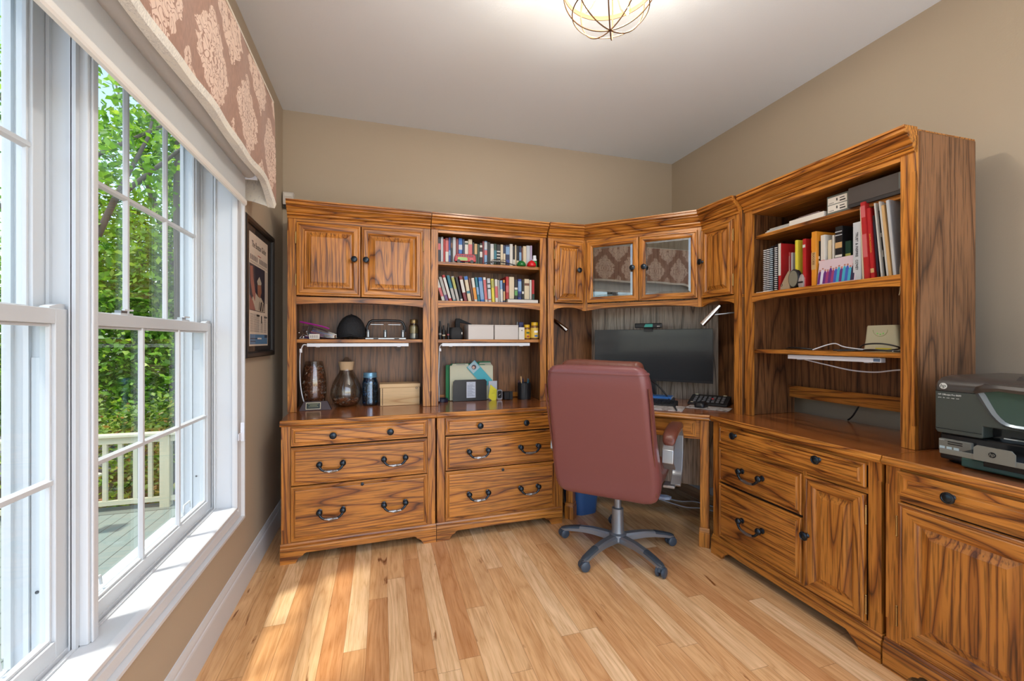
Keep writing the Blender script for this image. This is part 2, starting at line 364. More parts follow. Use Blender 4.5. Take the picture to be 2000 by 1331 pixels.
# ---------------------------------------------------------------- roller shade
SHADE = mat('shade_cloth', (.70, .70, .69), .85, noise=(30, .15))
_n, _l, _b = nodes(SHADE); _t = _n.new('ShaderNodeBsdfTranslucent'); _t.inputs[0].default_value = (.75, .76, .76, 1); _x = _n.new('ShaderNodeMixShader'); _x.inputs[0].default_value = .35
_l.new(_b.outputs[0], _x.inputs[1]); _l.new(_t.outputs[0], _x.inputs[2]); _l.new(_x.outputs[0], _n['Material Output'].inputs[0])
rs = thing('roller_shade', 'pale grey roller shade half lowered over the paired windows', 'window shade', (XL, 0, 0), RZW)
m = M(); m.prism([(-.047, 1.815), (-.047, 1.945), (-.045, 1.95), (-.044, 1.945), (-.045, 1.815)], 'x', .30, 2.196); m.build('cloth', SHADE, rs)
m = M(); m.lathe([(.006, 0), (.031, 0), (.031, 1.882), (.006, 1.882)], (.31, -.071+.01, 1.955), 'x', 24); m.build('roll', SHADE, rs, smooth=40)
m = M(); m.prism([(-.051, 1.800), (-.054, 1.806), (-.054, 1.820), (-.050, 1.826), (-.042, 1.826), (-.038, 1.820), (-.038, 1.806), (-.041, 1.800)], 'x', .30, 2.196); m.build('hem_bar', mat('hem_white', (.78, .77, .74), .5), rs)
m = M(); m.box(2.197, 2.203, -.095, -.032, 1.92, 1.99); m.box(2.203, 2.207, -.075, -.045, 1.94, 1.97); m.build('bracket', WPLAST, rs)
m = M(); m.tube([(2.205, -.034, 1.93), (2.205, -.036, 1.4), (2.205, -.036, .80)], .0016, 6); m.tube([(2.213, -.036, 1.93), (2.213, -.036, 1.4), (2.213, -.036, .80)], .0016, 6); m.build('bead_chain', WPLAST, rs)
m = M(); m.prism([(2.198, .735), (2.220, .735), (2.196, .745), (2.196, .82), (2.198, .82), (2.196, .745)], 'y', -.044, -.029)
m.box(2.160, 2.198, -.032, -.0285, .745, .775); m.build('chain_tensioner', WPLAST, rs, bevel=.002)

# ---------------------------------------------------------------- damask valance
def damask(name, ground, motif, su=.36, sv=.52):
    m = mat(name, ground, .75); n, l, b = nodes(m); setp(b, 'Sheen Weight', .3)
    tc = n.new('ShaderNodeTexCoord'); sp = n.new('ShaderNodeSeparateXYZ'); l.new(tc.outputs['Object'], sp.inputs[0])
    h = mth(n, l, 'ADD', sp.outputs[0], sp.outputs[1])
    nz = n.new('ShaderNodeTexNoise'); nz.inputs['Scale'].default_value = 17; nz.inputs['Detail'].default_value = 4; l.new(tc.outputs['Object'], nz.inputs['Vector'])
    nv = mth(n, l, 'MULTIPLY', mth(n, l, 'SUBTRACT', nz.outputs['Fac'], .5), .42)
    fs = []
    for o in (0, .5):
        u = mth(n, l, 'SUBTRACT', mth(n, l, 'FRACT', mth(n, l, 'ADD', mth(n, l, 'DIVIDE', h, su), 20+o)), .5)
        v = mth(n, l, 'SUBTRACT', mth(n, l, 'FRACT', mth(n, l, 'ADD', mth(n, l, 'DIVIDE', sp.outputs[2], sv), o)), .5)
        au = mth(n, l, 'ABSOLUTE', u); av = mth(n, l, 'ABSOLUTE', v)
        w_ = mth(n, l, 'MULTIPLY', mth(n, l, 'COSINE', mth(n, l, 'MULTIPLY', av, 6.28)), .13)
        q = mth(n, l, 'SUBTRACT', mth(n, l, 'ADD', mth(n, l, 'MULTIPLY', au, 1.25), mth(n, l, 'MULTIPLY', av, .86)), w_)
        lobes = mth(n, l, 'MULTIPLY', mth(n, l, 'SINE', mth(n, l, 'MULTIPLY', av, 58)), .028)
        q = mth(n, l, 'ADD', mth(n, l, 'ADD', q, nv), lobes)
        # veins inside the motif, mirrored about its axis
        vn = n.new('ShaderNodeTexNoise'); vn.inputs['Scale'].default_value = 1; vn.inputs['Detail'].default_value = .4; vn.inputs['Distortion'].default_value = 1.5
        cb = n.new('ShaderNodeCombineXYZ'); l.new(mth(n, l, 'MULTIPLY', au, 12), cb.inputs[0]); l.new(mth(n, l, 'MULTIPLY', av, 14), cb.inputs[1]); cb.inputs[2].default_value = 3+o*9
        l.new(cb.outputs[0], vn.inputs['Vector'])
        vein = mth(n, l, 'GREATER_THAN', mth(n, l, 'ABSOLUTE', mth(n, l, 'SUBTRACT', vn.outputs['Fac'], .5)), .035)
        ins = mth(n, l, 'MULTIPLY', mth(n, l, 'LESS_THAN', q, .355), vein); fs.append(ins)
    k = mth(n, l, 'MAXIMUM', *fs)
    mp = n.new('ShaderNodeMapping'); mp.inputs['Scale'].default_value = (60, 60, 9); l.new(tc.outputs['Object'], mp.inputs[0])
    n5 = n.new('ShaderNodeTexNoise'); n5.inputs['Scale'].default_value = 5; l.new(mp.outputs[0], n5.inputs['Vector'])
    r5 = ramp(n, [(.3, tuple(c*.78 for c in ground)), (.7, tuple(c*1.18 for c in ground))]); l.new(n5.outputs['Fac'], r5.inputs[0])
    x = n.new('ShaderNodeMixRGB'); l.new(k, x.inputs[0]); l.new(r5.outputs[0], x.inputs[1]); x.inputs[2].default_value = (*motif, 1)
    l.new(x.outputs[0], b.inputs['Base Color']); return m
DAM = damask('damask_front', s2l(158, 118, 98), s2l(222, 194, 176))
DAMR = damask('damask_reverse', s2l(222, 219, 210), s2l(226, 222, 210))
vl = thing('window_valance', 'brown and beige damask fabric valance above the paired windows', 'valance', (XL, 0, 0), RZW)
fx, bx = -.120, -.096           # front and back of the cloth, measured out from the wall
L0, L1 = .26, 2.376
def hem(u):                     # lower edge: level, with a tail at each end
    e = min(u-L0, L1-u); t = max(0, 1-e/.165); return 1.922-.078*t**1.5+.006*sin(u*9)
us = [L0+(L1-L0)*i/80 for i in range(81)]
us = sorted(set(us+[L1-.165*k/10 for k in range(11)]))
m = M(); rings = []
for u in us:
    hz = hem(u); w = .0025*sin(u*23)
    rings.append([(u, fx+w, 2.372), (u, fx-.006+w, 2.28), (u, fx-.010+w, 2.1), (u, fx-.012+w, hz+.02), (u, fx-.005+w, hz), (u, bx, hz+.003), (u, bx+.004, hz+.02), (u, bx, 2.1), (u, bx, 2.372)])
n = len(rings[0]); fm = []
for k in range(len(rings)-1):
    for i in range(n): fm.append(0 if i in (0, 1, 2, 8) else 1)
m.loft(rings, fm+[0, 0]); m.build('front_drop', [DAM, DAMR], vl, smooth=50)
for uu, nm in ((L1, 'end_return'), (L0+.012, 'end_return')):
    m = M(); a, b_ = uu-.012, uu
    pts = [(bx+.0005, 2.372), (-.001, 2.372), (-.001, 1.872), (-.03, 1.870), (-.06, 1.862), (bx+.0005, 1.852)]
    m.prism([(p[0], p[1]) for p in pts], 'x', a, b_, [0, 1]+[1]*6 if uu == L0+.012 else [1, 0]+[1]*6); m.build(nm, [DAM, DAMR], vl)
m = M(); m.box(L0+.012, L1-.012, bx+.001, -.001, 2.352, 2.370); m.build('mounting_board', mat('tan_board', s2l(168, 150, 122), .7), vl)
m = M(); m.box(L0+.014, 2.22, -.034, -.030, 2.0, 2.352); m.box(L0+.014, 2.22, -.030, -.001, 2.14, 2.16); m.build('backing_panel', mat('tan_backing', s2l(170, 152, 124), .7), vl)
m = M()
for i in range(46):              # corded edging along the top
    pass
m.tube([(L0, fx-.001, 2.374), (L1, fx-.001, 2.374)], .004, 8); m.tube([(L1+.001, fx, 2.374), (L1+.001, -.005, 2.374)], .004, 8); m.build('corded_edge', DAMR, vl, smooth=60)

# ---------------------------------------------------------------- framed front page
FRY0, FRY1, FRZ0, FRZ1 = 2.285, 2.835, 1.105, 1.795
pf = thing('framed_newspaper', 'black framed newspaper front page hung between window and corner', 'framed print', (XL, 0, 0), RZW)
FRB = mat('black_frame', (.012, .011, .011), .35)
m = M(); m.rects(FRY0, FRY1, FRZ0, FRZ1, [(0, -.001), (0, -.026), (.006, -.030), (.022, -.030), (.030, -.022), (.030, -.010)], cap=None, back=False); m.build('frame', FRB, pf, bevel=.001)
m = M(); m.box(FRY0+.028, FRY1-.028, -.012, -.002, FRZ0+.028, FRZ1-.028); m.build('mat_board', mat('black_mat', (.02, .017, .016), .85), pf)
P0, P1, Q0, Q1 = 2.388, 2.738, 1.162, 1.733
pw, ph = P1-P0, Q1-Q0
NEWS = mat('newsprint', s2l(222, 208, 192), .8)
INK = mat('printing_ink', (.035, .033, .035), .7); GINK = mat('grey_ink', (.20, .18, .17), .7); RINK = mat('red_ink', (.35, .05, .03), .7)
m = M(); m.box(P0, P1, -.0135, -.0125, Q0, Q1); pg = m.build('page', NEWS, pf)
cx = (P0+P1)/2
def pt(fx_, fz): return (P0+pw*fx_, Q1-ph*fz)
text('The Boston Globe', .045, INK, pg, at(cx, -.0137, Q1-.055) @ FACE, sx=.80)
def block(m, a, b_, c, d, y=-.0140, mi=0): x0, z1 = pt(a, c); x1, z0 = pt(b_, d); m.box(x0, x1, y, -.0134, z0, z1, mi)
m = M(); block(m, .42, .60, .168, .176, mi=1)
for i in range(12):
    if i in (5,): continue
    a = .04+i*.078; block(m, a, a+.05, .192, .238, mi=2)
for i in range(3): block(m, .03, .97, .25+i*.006, .2515+i*.006, mi=2)
for c0 in (.03, .20, .36, .56, .76):
    for i in range(16):
        if c0 == .56 and i < 6: continue
        block(m, c0, c0+.15, .712+i*.0105, .716+i*.0105, mi=2)
for i in range(28): block(m, .86, .97, .285+i*.011, .289+i*.011, mi=2)
m.build('printed_columns', [INK, RINK, GINK], pg)
m = M(); block(m, .36, .52, .715, .730); block(m, .60, .655, .72, .79); block(m, .78, .96, .72, .732); m.build('printed_headings', [INK, RINK, GINK], pg)
m = M(); block(m, .0, .82, .275, .685, -.0140, 0)
def poly(m, pts, y, mi): m.prism([pt(a, b_) for a, b_ in pts], 'y', y, -.0139, mi)
# a cheering player: raised arm, face, jersey with big numerals
poly(m, [(.02, .30), (.16, .29), (.19, .40), (.30, .53), (.26, .60), (.14, .54), (.05, .44)], -.0143, 1)
poly(m, [(.40, .40), (.50, .375), (.60, .42), (.62, .50), (.54, .56), (.42, .54)], -.0143, 2)
poly(m, [(.38, .41), (.50, .36), (.62, .41), (.60, .43), (.42, .44)], -.0145, 3)
poly(m, [(.10, .68), (.14, .57), (.30, .52), (.44, .55), (.60, .55), (.76, .60), (.80, .68)], -.0142, 3)
poly(m, [(.0, .55), (.16, .60), (.30, .68), (.0, .68)], -.0144, 1)
poly(m, [(.50, .60), (.53, .585), (.50, .66), (.47, .67)], -.0145, 4); poly(m, [(.58, .595), (.66, .585), (.60, .675), (.53, .675)], -.0145, 4)
poly(m, [(.70, .60), (.74, .60), (.72, .672), (.66, .676)], -.0145, 4)
m.build('printed_photo', [mat('photo_dark', s2l(40, 42, 62), .7), mat('photo_red', s2l(150, 92, 84), .7), mat('photo_skin', s2l(150, 100, 78), .7), mat('photo_cream', s2l(190, 178, 160), .7), INK], pg)
m = M(); block(m, .02, .97, .895, .985, -.0140, 0); block(m, .04, .55, .93, .937, -.0143, 2); block(m, .40, .62, .925, .94, -.0144, 1); block(m, .80, .97, .897, .925, -.0143, 2); block(m, .05, .3, .955, .962, -.0143, 2)
m.build('printed_advert', [mat('advert_blue', s2l(84, 128, 168), .7), PAPER, mat('advert_navy', s2l(40, 58, 84), .7)], pg)
m = M(); m.box(FRY0+.028, FRY1-.028, -.0185, -.0170, FRZ0+.028, FRZ1-.028); m.build('glazing', pane('picture_glass', (.98, .98, .98), -.02, .25), pf)

# ---------------------------------------------------------------- white sensor on the wall above the hutch
sn = thing('motion_sensor', 'small white sensor box on the wall above the left hutch', 'sensor', (-.600, YB, 2.075))
m = M(); m.prism([(-.045, .018), (-.045, .098), (-.038, .104), (-.004, .104), (0, .100), (0, .018)], 'x', -.032, .032); m.build('housing', mat('sensor_white', s2l(205, 198, 190), .4), sn, bevel=.004)
m = M(); m.prism([(-.036, 0), (-.042, .018), (0, .018), (0, 0)], 'x', -.028, .020); m.build('lens', BLACK, sn)
m = M(); m.box(-.022, .024, -.0475, -.0445, .07, .092); m.build('face_panel', PAPER, sn, bevel=.001)

# ================================================================ chandelier
CC = (.79, 1.38, 2.485); CR = .17
BRZ = mat('aged_brass_wire', (.16, .085, .04), .45, .6)
ch = thing('globe_chandelier', 'bronze wire globe ceiling light with filament bulbs', 'ceiling light', (CC[0], CC[1], ZC))
zc = CC[2]-ZC
def circ(R_, tilt, az, cz=0, n=64):
    mt = Matrix.Rotation(az, 4, 'Z') @ Matrix.Rotation(tilt, 4, 'X')
    return [tuple(mt @ Vector((R_*cos(2*pi*i/n), R_*sin(2*pi*i/n), 0)) + Vector((0, 0, cz))) for i in range(n+1)]
for i, (t, a) in enumerate(((90, 12), (90, 57), (90, 102), (90, 147))):
    m = M(); m.tube(circ(CR, R(t), R(a), zc), .0024, 6); m.build('cage_wire', BRZ, ch, smooth=60)
m = M(); lr = CR*.80; m.tube([(lr*cos(2*pi*i/64), lr*sin(2*pi*i/64), zc-CR*.6) for i in range(65)], .0024, 6); m.build('cage_wire', BRZ, ch, smooth=60)
m = M(); rr = []
for i in range(65):
    a = 2*pi*i/64; rr.append([(r*cos(a), r*sin(a), zc+z) for r, z in ((CR+.001, -.008), (CR+.001, .008), (CR-.002, .008), (CR-.002, -.008))])
m.loft(rr, 0, False, False); m.build('equator_band', BRZ, ch, smooth=40)
m = M(); m.lathe([(.0, 0), (.062, 0), (.062, -.012), (.05, -.022), (.012, -.026), (.008, -.032), (.008, zc+.10), (.024, zc+.09), (.026, zc+.06), (.0, zc+.05)], (0, 0, 0), n=24); m.build('canopy', BRZ, ch, smooth=40)
BULBG = pane('bulb_glass', (1, .93, .80), .03)
FIL = bpy.data.materials.new('glowing_filament'); FIL.use_nodes = True
_n = FIL.node_tree.nodes; _n.clear(); _e = _n.new('ShaderNodeEmission'); _o = _n.new('ShaderNodeOutputMaterial'); FIL.node_tree.links.new(_e.outputs[0], _o.inputs[0])
_e.inputs[0].default_value = (1, .72, .36, 1); _e.inputs[1].default_value = 30
for k, az in enumerate((-42, 78, 198)):
    tf = Matrix.Translation((0, 0, zc+.075)) @ Matrix.Rotation(R(az), 4, 'Z') @ Matrix.Rotation(R(34), 4, 'Y')
    m = M(tf); m.lathe([(0, 0), (.006, 0), (.006, -.03), (.017, -.034), (.018, -.075), (.0155, -.078), (0, -.078)], n=16); s_ = m.build('socket', BRZ, ch, smooth=40)
    m = M(tf); m.lathe([(.0, -.078), (.012, -.079), (.014, -.095), (.019, -.118), (.020, -.145), (.014, -.170), (.006, -.178), (0, -.18)], n=20); m.build('bulb', BULBG, ch, smooth=60)
    m = M(tf)
    for j in range(4):
        a = pi/2*j; m.tube([(.003*cos(a), .003*sin(a), -.085), (.009*cos(a), .009*sin(a), -.10), (.008*cos(a+.6), .008*sin(a+.6), -.155)], .0013, 5)
    m.build('filament', FIL, ch)
    pl = bpy.data.lights.new('bulb_light', 'POINT'); pl.energy = 5.5; pl.color = (.99, .97, .97); pl.shadow_soft_size = .02
    po = bpy.data.objects.new('bulb_light', pl); COL.objects.link(po); po.location = Vector((CC[0], CC[1], ZC)) + (tf @ Vector((0, 0, -.13)))
# ================================================================ outdoors
DZ = -.85
DECKM = mat('grey_deck_boards', s2l(118, 130, 122), .6); n, l, b = nodes(DECKM)
tc = n.new('ShaderNodeTexCoord'); sp = n.new('ShaderNodeSeparateXYZ'); l.new(tc.outputs['Object'], sp.inputs[0])
fu = mth(n, l, 'FRACT', mth(n, l, 'DIVIDE', sp.outputs[0], .14)); e = mth(n, l, 'LESS_THAN', mth(n, l, 'ABSOLUTE', mth(n, l, 'SUBTRACT', fu, .5)), .03)
k = n.new('ShaderNodeMixRGB'); l.new(e, k.inputs[0]); k.inputs[1].default_value = (*s2l(122, 134, 126), 1); k.inputs[2].default_value = (*s2l(62, 68, 64), 1); l.new(k.outputs[0], b.inputs['Base Color'])
m = M(); m.box(-5.6, -.84, -2, 6.15, DZ-.04, DZ); o = struct('deck_floor', m, DECKM)
m = M(); m.box(-5.6, -.84, 6.16, 6.42, DZ-.05, DZ+.002); struct('trim_4', m, mat('deck_border', s2l(104, 114, 106), .6))
GRASS = mat('dark_green_ground', (.035, .055, .018), .95, noise=(8, .5))  # one even dark green over the whole ground
m = M(); m.box(-45, -.84, -25, 50, -2.05, -2.0); struct('ground', m, GRASS)
RAILM = mat('cream_railing_paint', s2l(188, 188, 162), .55)
def railing(name, label, p0, p1, posts):
    a = math.atan2(p1[1]-p0[1], p1[0]-p0[0]); L = math.hypot(p1[0]-p0[0], p1[1]-p0[1])
    r = thing(name, label, 'railing', (p0[0], p0[1], DZ), a)
    m = M(); m.box(0, L, -.07, .07, .885, .915); m.box(0, L, -.022, .022, .80, .885); m.build('handrail', RAILM, r, bevel=.004)
    m = M(); m.box(0, L, -.022, .022, .07, .125); m.build('bottom_rail', RAILM, r)
    x = .09
    while x < L-.05:
        if min(abs(x-q) for q in posts) > .08:
            m = M(); m.box(x-.021, x+.021, -.018, .018, .125, .80); m.build('baluster', RAILM, r)
        x += .15
    for q in posts:
        m = M(); m.box(q-.05, q+.05, -.05, .05, 0, .884); m.build('post', RAILM, r)
    return r
railing('deck_railing', 'cream deck railing running across beyond the right window', (-4.6, 6.28), (-1.0, 6.28), (.05, 2.05, 3.55))
railing('deck_railing', 'cream deck railing along the far side of the deck beyond the left window', (-4.72, 5.98), (-4.72, 1.2), (.05, 1.9, 3.6))
nw = thing('stair_newel', 'short cream newel post with flat cap on the deck', 'post', (-3.02, 5.62, DZ))
m = M(); m.box(-.06, .06, -.06, .06, 0, .58); m.build('post', RAILM, nw)
m = M(); m.prism([(-.11, .58), (.11, .58), (.11, .60), (.0, .635), (-.11, .60)], 'y', -.11, .11); m.build('cap', RAILM, nw)
sh = thing('garden_shed', 'low shed with a dark grey roof behind the deck railing', 'shed', (-6.4, 9.6, -2.0))
m = M(); m.box(-2, 2.4, -1, 1.2, 0, 1.12); m.build('wall', mat('shed_wall', s2l(120, 116, 96), .8), sh)
m = M(); m.prism([(-1.3, 1.10), (1.5, 1.10), (1.5, 1.16), (.1, 1.52), (-1.3, 1.16)], 'x', -2.3, 2.7); m.build('roof', mat('dark_roof', s2l(86, 90, 96), .7), sh)

def leafmat(name, cols, trans=.45):
    m = bpy.data.materials.new(name); m.use_nodes = True; n = m.node_tree.nodes; l = m.node_tree.links; n.clear()
    o = n.new('ShaderNodeOutputMaterial'); at_ = n.new('ShaderNodeAttribute'); at_.attribute_name = 'tone'
    r = ramp(n, [(i/(len(cols)-1), c) for i, c in enumerate(cols)]); l.new(at_.outputs['Fac'], r.inputs[0])
    d = n.new('ShaderNodeBsdfPrincipled'); d.inputs['Roughness'].default_value = .45; l.new(r.outputs[0], d.inputs['Base Color'])
    t = n.new('ShaderNodeBsdfTranslucent'); g = n.new('ShaderNodeMixRGB'); g.blend_type = 'MULTIPLY'; g.inputs[0].default_value = 1; g.inputs[2].default_value = (1.2, 1.25, .5, 1)
    l.new(r.outputs[0], g.inputs[1]); l.new(g.outputs[0], t.inputs[0])
    x = n.new('ShaderNodeMixShader'); x.inputs[0].default_value = trans; l.new(d.outputs[0], x.inputs[1]); l.new(t.outputs[0], x.inputs[2]); l.new(x.outputs[0], o.inputs[0]); return m
G1 = leafmat('green_leaves', [s2l(56, 96, 34), s2l(98, 146, 48), s2l(134, 180, 62), s2l(184, 208, 92)])
G2 = leafmat('mixed_shrub_leaves', [s2l(60, 92, 42), s2l(108, 146, 58), s2l(156, 178, 84), s2l(190, 128, 84)])
BARK = mat('grey_bark', s2l(92, 88, 84), .9, noise=(14, .6))
def leaves(name, mt, parent, blobs, count, size, seed, shell=.45):
    rnd = random.Random(seed); vs = []; fs = []; tone = []
    vol = [b_[3]*b_[4]*b_[5] for b_ in blobs]; tot = sum(v**.67 for v in vol)
    for b_, vv in zip(blobs, vol):
        for _ in range(int(count*vv**.67/tot)):
            while True:
                p = Vector((rnd.uniform(-1, 1), rnd.uniform(-1, 1), rnd.uniform(-1, 1)))
                if .05 < p.length < 1: break
            rr = p.length; p = p/rr*(shell+(1-shell)*rr); p *= 1+.16*sin(p.x*7+b_[0])*cos(p.z*6)
            c = Vector((b_[0]+p.x*b_[3], b_[1]+p.y*b_[4], b_[2]+p.z*b_[5]))
            s = size*rnd.uniform(.6, 1.35)
            a = Vector((rnd.gauss(0, 1), rnd.gauss(0, 1), rnd.gauss(0, .6))).normalized(); nn = Vector((rnd.gauss(0, .6), rnd.gauss(0, .6), 1)).normalized()
            w = a.cross(nn).normalized(); k = len(vs)
            vs += [tuple(c-a*s*.5), tuple(c+w*s*.3-nn*s*.06), tuple(c+a*s*.5-nn*s*.12), tuple(c-w*s*.3-nn*s*.06)]
            fs.append((k, k+1, k+2, k+3)); tone.append(min(1, max(0, rnd.gauss(.45, .25))))
    me = bpy.data.meshes.new(name); me.from_pydata(vs, [], fs); me.materials.append(mt)
    at_ = me.attributes.new('tone', 'FLOAT', 'FACE'); at_.data.foreach_set('value', tone); me.update()
    o = bpy.data.objects.new(name, me); COL.objects.link(o); o.parent = parent; return o
def branches(parent, paths, name='trunk'):
    m = M()
    for p, r in paths: m.tube(p, r, 8)
    return m.build(name, BARK, parent, smooth=60)
def tree(label, x, y, blobs, count, size, seed, mt=G1, trunk=None, cat='tree', name='leafy_tree'):
    t = thing(name, label, cat, (x, y, -2.0))
    leaves('foliage', mt, t, blobs, count, size, seed)
    if trunk: branches(t, trunk)
    return t
def tr(h, r=.16, lean=.4): return [([(0, 0, 0), (lean*.2, .1, h*.4), (lean*.6, 0, h*.75), (lean, -.1, h)], [r, r*.8, r*.55, r*.2]), ([(lean*.4, .05, h*.5), (lean-1.1, .4, h*.8), (lean-1.6, .5, h)], [r*.5, r*.3, r*.1]), ([(lean*.4, .05, h*.45), (lean+1.0, -.3, h*.72), (lean+1.5, -.4, h*.9)], [r*.5, r*.3, r*.1])]
# dense shrubs behind the railing
for i, (x, y, w, h) in enumerate(((-2.6, 8.3, 1.5, 1.75), (-4.4, 8.9, 1.6, 1.9), (-9.2, 8.6, 1.9, 2.1), (-7.6, 7.2, 1.4, 1.6), (-8.6, 5.2, 1.7, 1.9), (-9.3, 3.2, 1.8, 1.9))):
    tree(('green shrub with bronze leaves behind the rightmost stretch of railing', 'broad mixed green shrub beside the shed roof', 'tall mixed shrub left of the shed', 'rounded shrub beyond the deck corner', 'large shrub beyond the far deck railing', 'shrub behind the far railing seen at the left photo edge')[i],
         x, y, [(0, 0, h*.45, w, 1.1, h*.55), (-.6, .3, h*.8, w*.6, .9, h*.4), (.7, -.1, h*.75, w*.55, .9, h*.42)], 8600, .085, 20+i, G2, cat='shrub', name='garden_shrub', trunk=[([(0, 0, 0), (.1, 0, h*.5)], [.05, .02])])
# trees behind them
TT = (('dense green tree rising right of the railing behind the shrubs', -4.2, 10.6, 8.6, 20000), ('broad leafy tree behind the shed roof', -7.0, 12.4, 6.2, 15500), ('leafy tree at the left with sky above it', -9.6, 10.6, 5.0, 12500),
      ('low crowned tree beyond the left window', -11.2, 8.6, 4.8, 10500), ('tree with pale leaves beyond the far deck corner', -12.0, 5.4, 4.9, 9500), ('full green tree near the house wall beyond the right window', -5.4, 15.2, 9.0, 14500))
for i, (lb, x, y, h, c) in enumerate(TT):
    tree(lb, x, y, [(0, 0, h*.62, 1.9, 1.5, h*.30), (-1.1, .2, h*.48, 1.4, 1.3, h*.26), (1.1, -.2, h*.50, 1.5, 1.3, h*.28), (.2, -.3, h*.30, 1.8, 1.3, h*.22), (.3, 0, h*.86, 1.1, 1.0, h*.13)], int(c*1.6), .118, 40+i, G1, tr(h))
# near tree: bare branches with a few leaves against the sky
t = thing('overhanging_tree', 'thin branched tree with sparse leaves against the sky', 'tree', (-4.2, 7.4, -2.0)); t.scale = (1.05, 1.05, 1.12)
pa = [([(0, 0, 0), (.1, .1, 2.2), (0, 0, 4.2), (.3, -.2, 6.3)], [.10, .08, .055, .02]), ([(.05, .05, 3.4), (.8, -.5, 4.5), (1.9, -1.0, 5.2)], [.05, .035, .012]),
      ([(0, 0, 3.9), (-.7, -.6, 4.7), (-1.7, -1.3, 5.0)], [.045, .03, .01]), ([(.8, -.5, 4.5), (1.1, -.4, 5.3), (1.2, -.3, 6.0)], [.03, .02, .008]), ([(.1, 0, 4.8), (-.6, .1, 5.6), (-.9, 0, 6.3)], [.03, .02, .008]), ([(.2, -.1, 5.0), (1.0, .2, 5.7), (1.5, .3, 6.5)], [.03, .02, .008])]
branches(t, pa)
leaves('foliage', G1, t, [(1.2, -.7, 5.0, .9, .7, .6), (-1.0, -.8, 4.9, .9, .7, .5), (.2, -.1, 5.9, 1.3, .8, .7), (1.2, .1, 6.0, .8, .6, .6), (-.6, .1, 6.0, .8, .6, .5), (.1, 0, 4.0, 1.0, .8, .8)], 2600, .11, 77, .1)
tk = thing('bare_trunk', 'thick grey tree trunk beyond the right window', 'tree trunk', (-3.02, 7.9, -2.0))
branches(tk, [([(0, 0, 0), (.02, 0, 2.5), (-.03, .05, 5.5), (.05, 0, 8)], [.11, .10, .09, .08])])
# ================================================================ oak furniture
# material slots used on every oak part: 0 upright grain, 1 level grain, 2 dark back board, 3 shadow line
OAK = [OV, OH, OIN, DARKGAP]
def knob(par, x, y, z, r=.0190, name='knob'):
    m = M(); m.lathe([(0, .002), (.009, .002), (.010, -.002), (.006, -.006), (.0055, -.014), (r*.75, -.018), (r, -.022), (r*.96, -.026), (r*.72, -.0285), (r*.66, -.027), (r*.3, -.029), (0, -.0295)], (x, y, z), 'y', 20)
    return m.build(name, IRON, par, smooth=50)
def pull(par, x, y, z, w=.118):
    m = M()
    for s in (-1, 1):
        m.lathe([(0, .002), (.013, .002), (.014, -.003), (.008, -.006), (.007, -.014), (.0135, -.019), (.0165, -.026), (.0135, -.033), (.006, -.036), (0, -.0365)], (x+s*w/2, y, z), 'y', 16, 0)
        m.tube([(x+s*w/2, y-.025, z-.004), (x+s*(w/2-.004), y-.030, z-.016), (x+s*(w/2-.014), y-.032, z-.027), (x+s*(w/2-.026), y-.033, z-.033)], [.0075, .007, .006, .0056], 8, 0)
    N = 22; m.tube([(x+(w/2-.024)*(-1+2*i/N), y-.033, z-.0335-.003*sin(pi*i/N)) for i in range(N+1)], [.0060+.0016*sin(pi*i/N) for i in range(N+1)], 12, 1, twist=(.42, .16))
    return m.build('bail_pull', [IRON, IRONL], par, smooth=55)
def keyhole(par, x, y, z):
    m = M(); m.lathe([(0, .001), (.0085, .001), (.0085, -.003), (.006, -.004), (.0055, -.002), (0, -.002)], (x, y, z), 'y', 16); return m.build('lock', IRON, par, smooth=50)
def hinge(par, x, y, z, h=.062):
    m = M(); m.tube([(x, y-.002, z-h/2), (x, y-.002, z+h/2)], .0032, 8)
    for s in (-1, 1): m.ball((x, y-.002, z+s*(h/2+.003)), .0036, k=6, n=8)
    return m.build('hinge', BRASS, par, smooth=60)
def drawer(par, x0, x1, z0, z1, y=-.002, flat=False):
    m = M()
    if flat: rg = [(0, y), (0, y-.014), (.020, y-.015), (.022, y-.010), (.030, y-.010), (.032, y-.012)]
    else: rg = [(0, y), (0, y-.010), (.003, y-.013), (.009, y-.013), (.012, y-.009), (.016, y-.009), (.020, y-.017), (.023, y-.018)]
    m.rects(x0, x1, z0, z1, rg, [(0, 1)]*(len(rg)-1), cap=1)
    return m.build('drawer', OAK, par)
def door(par, x0, x1, z0, z1, y=-.002, st=.050, glazed=False, bev=.030):
    m = M(); f = y-.018
    a = [(0, y), (0, f+.004), (.003, f+.001), (.010, f), (.013, f+.003), (.017, f), (st-.010, f), (st-.004, f+.004), (st, f+.010)]
    mt = [(0, 1)]*7+[(0, 1)]
    if glazed:
        a += [(st+.002, y-.002), (st+.002, y)]; mt += [(0, 1), (0, 1)]
        m.rects(x0, x1, z0, z1, a, mt, cap=None, back=False); d = m.build('door', OAK, par)
        g = M(); s = st-.002
        g.rects(x0+s, x1-s, z0+s, z1-s, [(0, y-.0045), (.016, y-.0085)], cap=0); g.rects(x0+s, x1-s, z0+s, z1-s, [(0, y-.0044), (0, y-.0043)], cap=0)
        g.build('bevelled_glass', DGLASS, d); return d
    a += [(st+.004, f+.012), (st+.004+bev*.3, f+.010), (st+.004+bev, f+.001), (st+.006+bev, f+.0015)]
    mt += [(0, 1), (0, 0), (0, 0), (0, 0)]
    m.rects(x0, x1, z0, z1, a, mt, cap=0)
    return m.build('door', OAK, par)
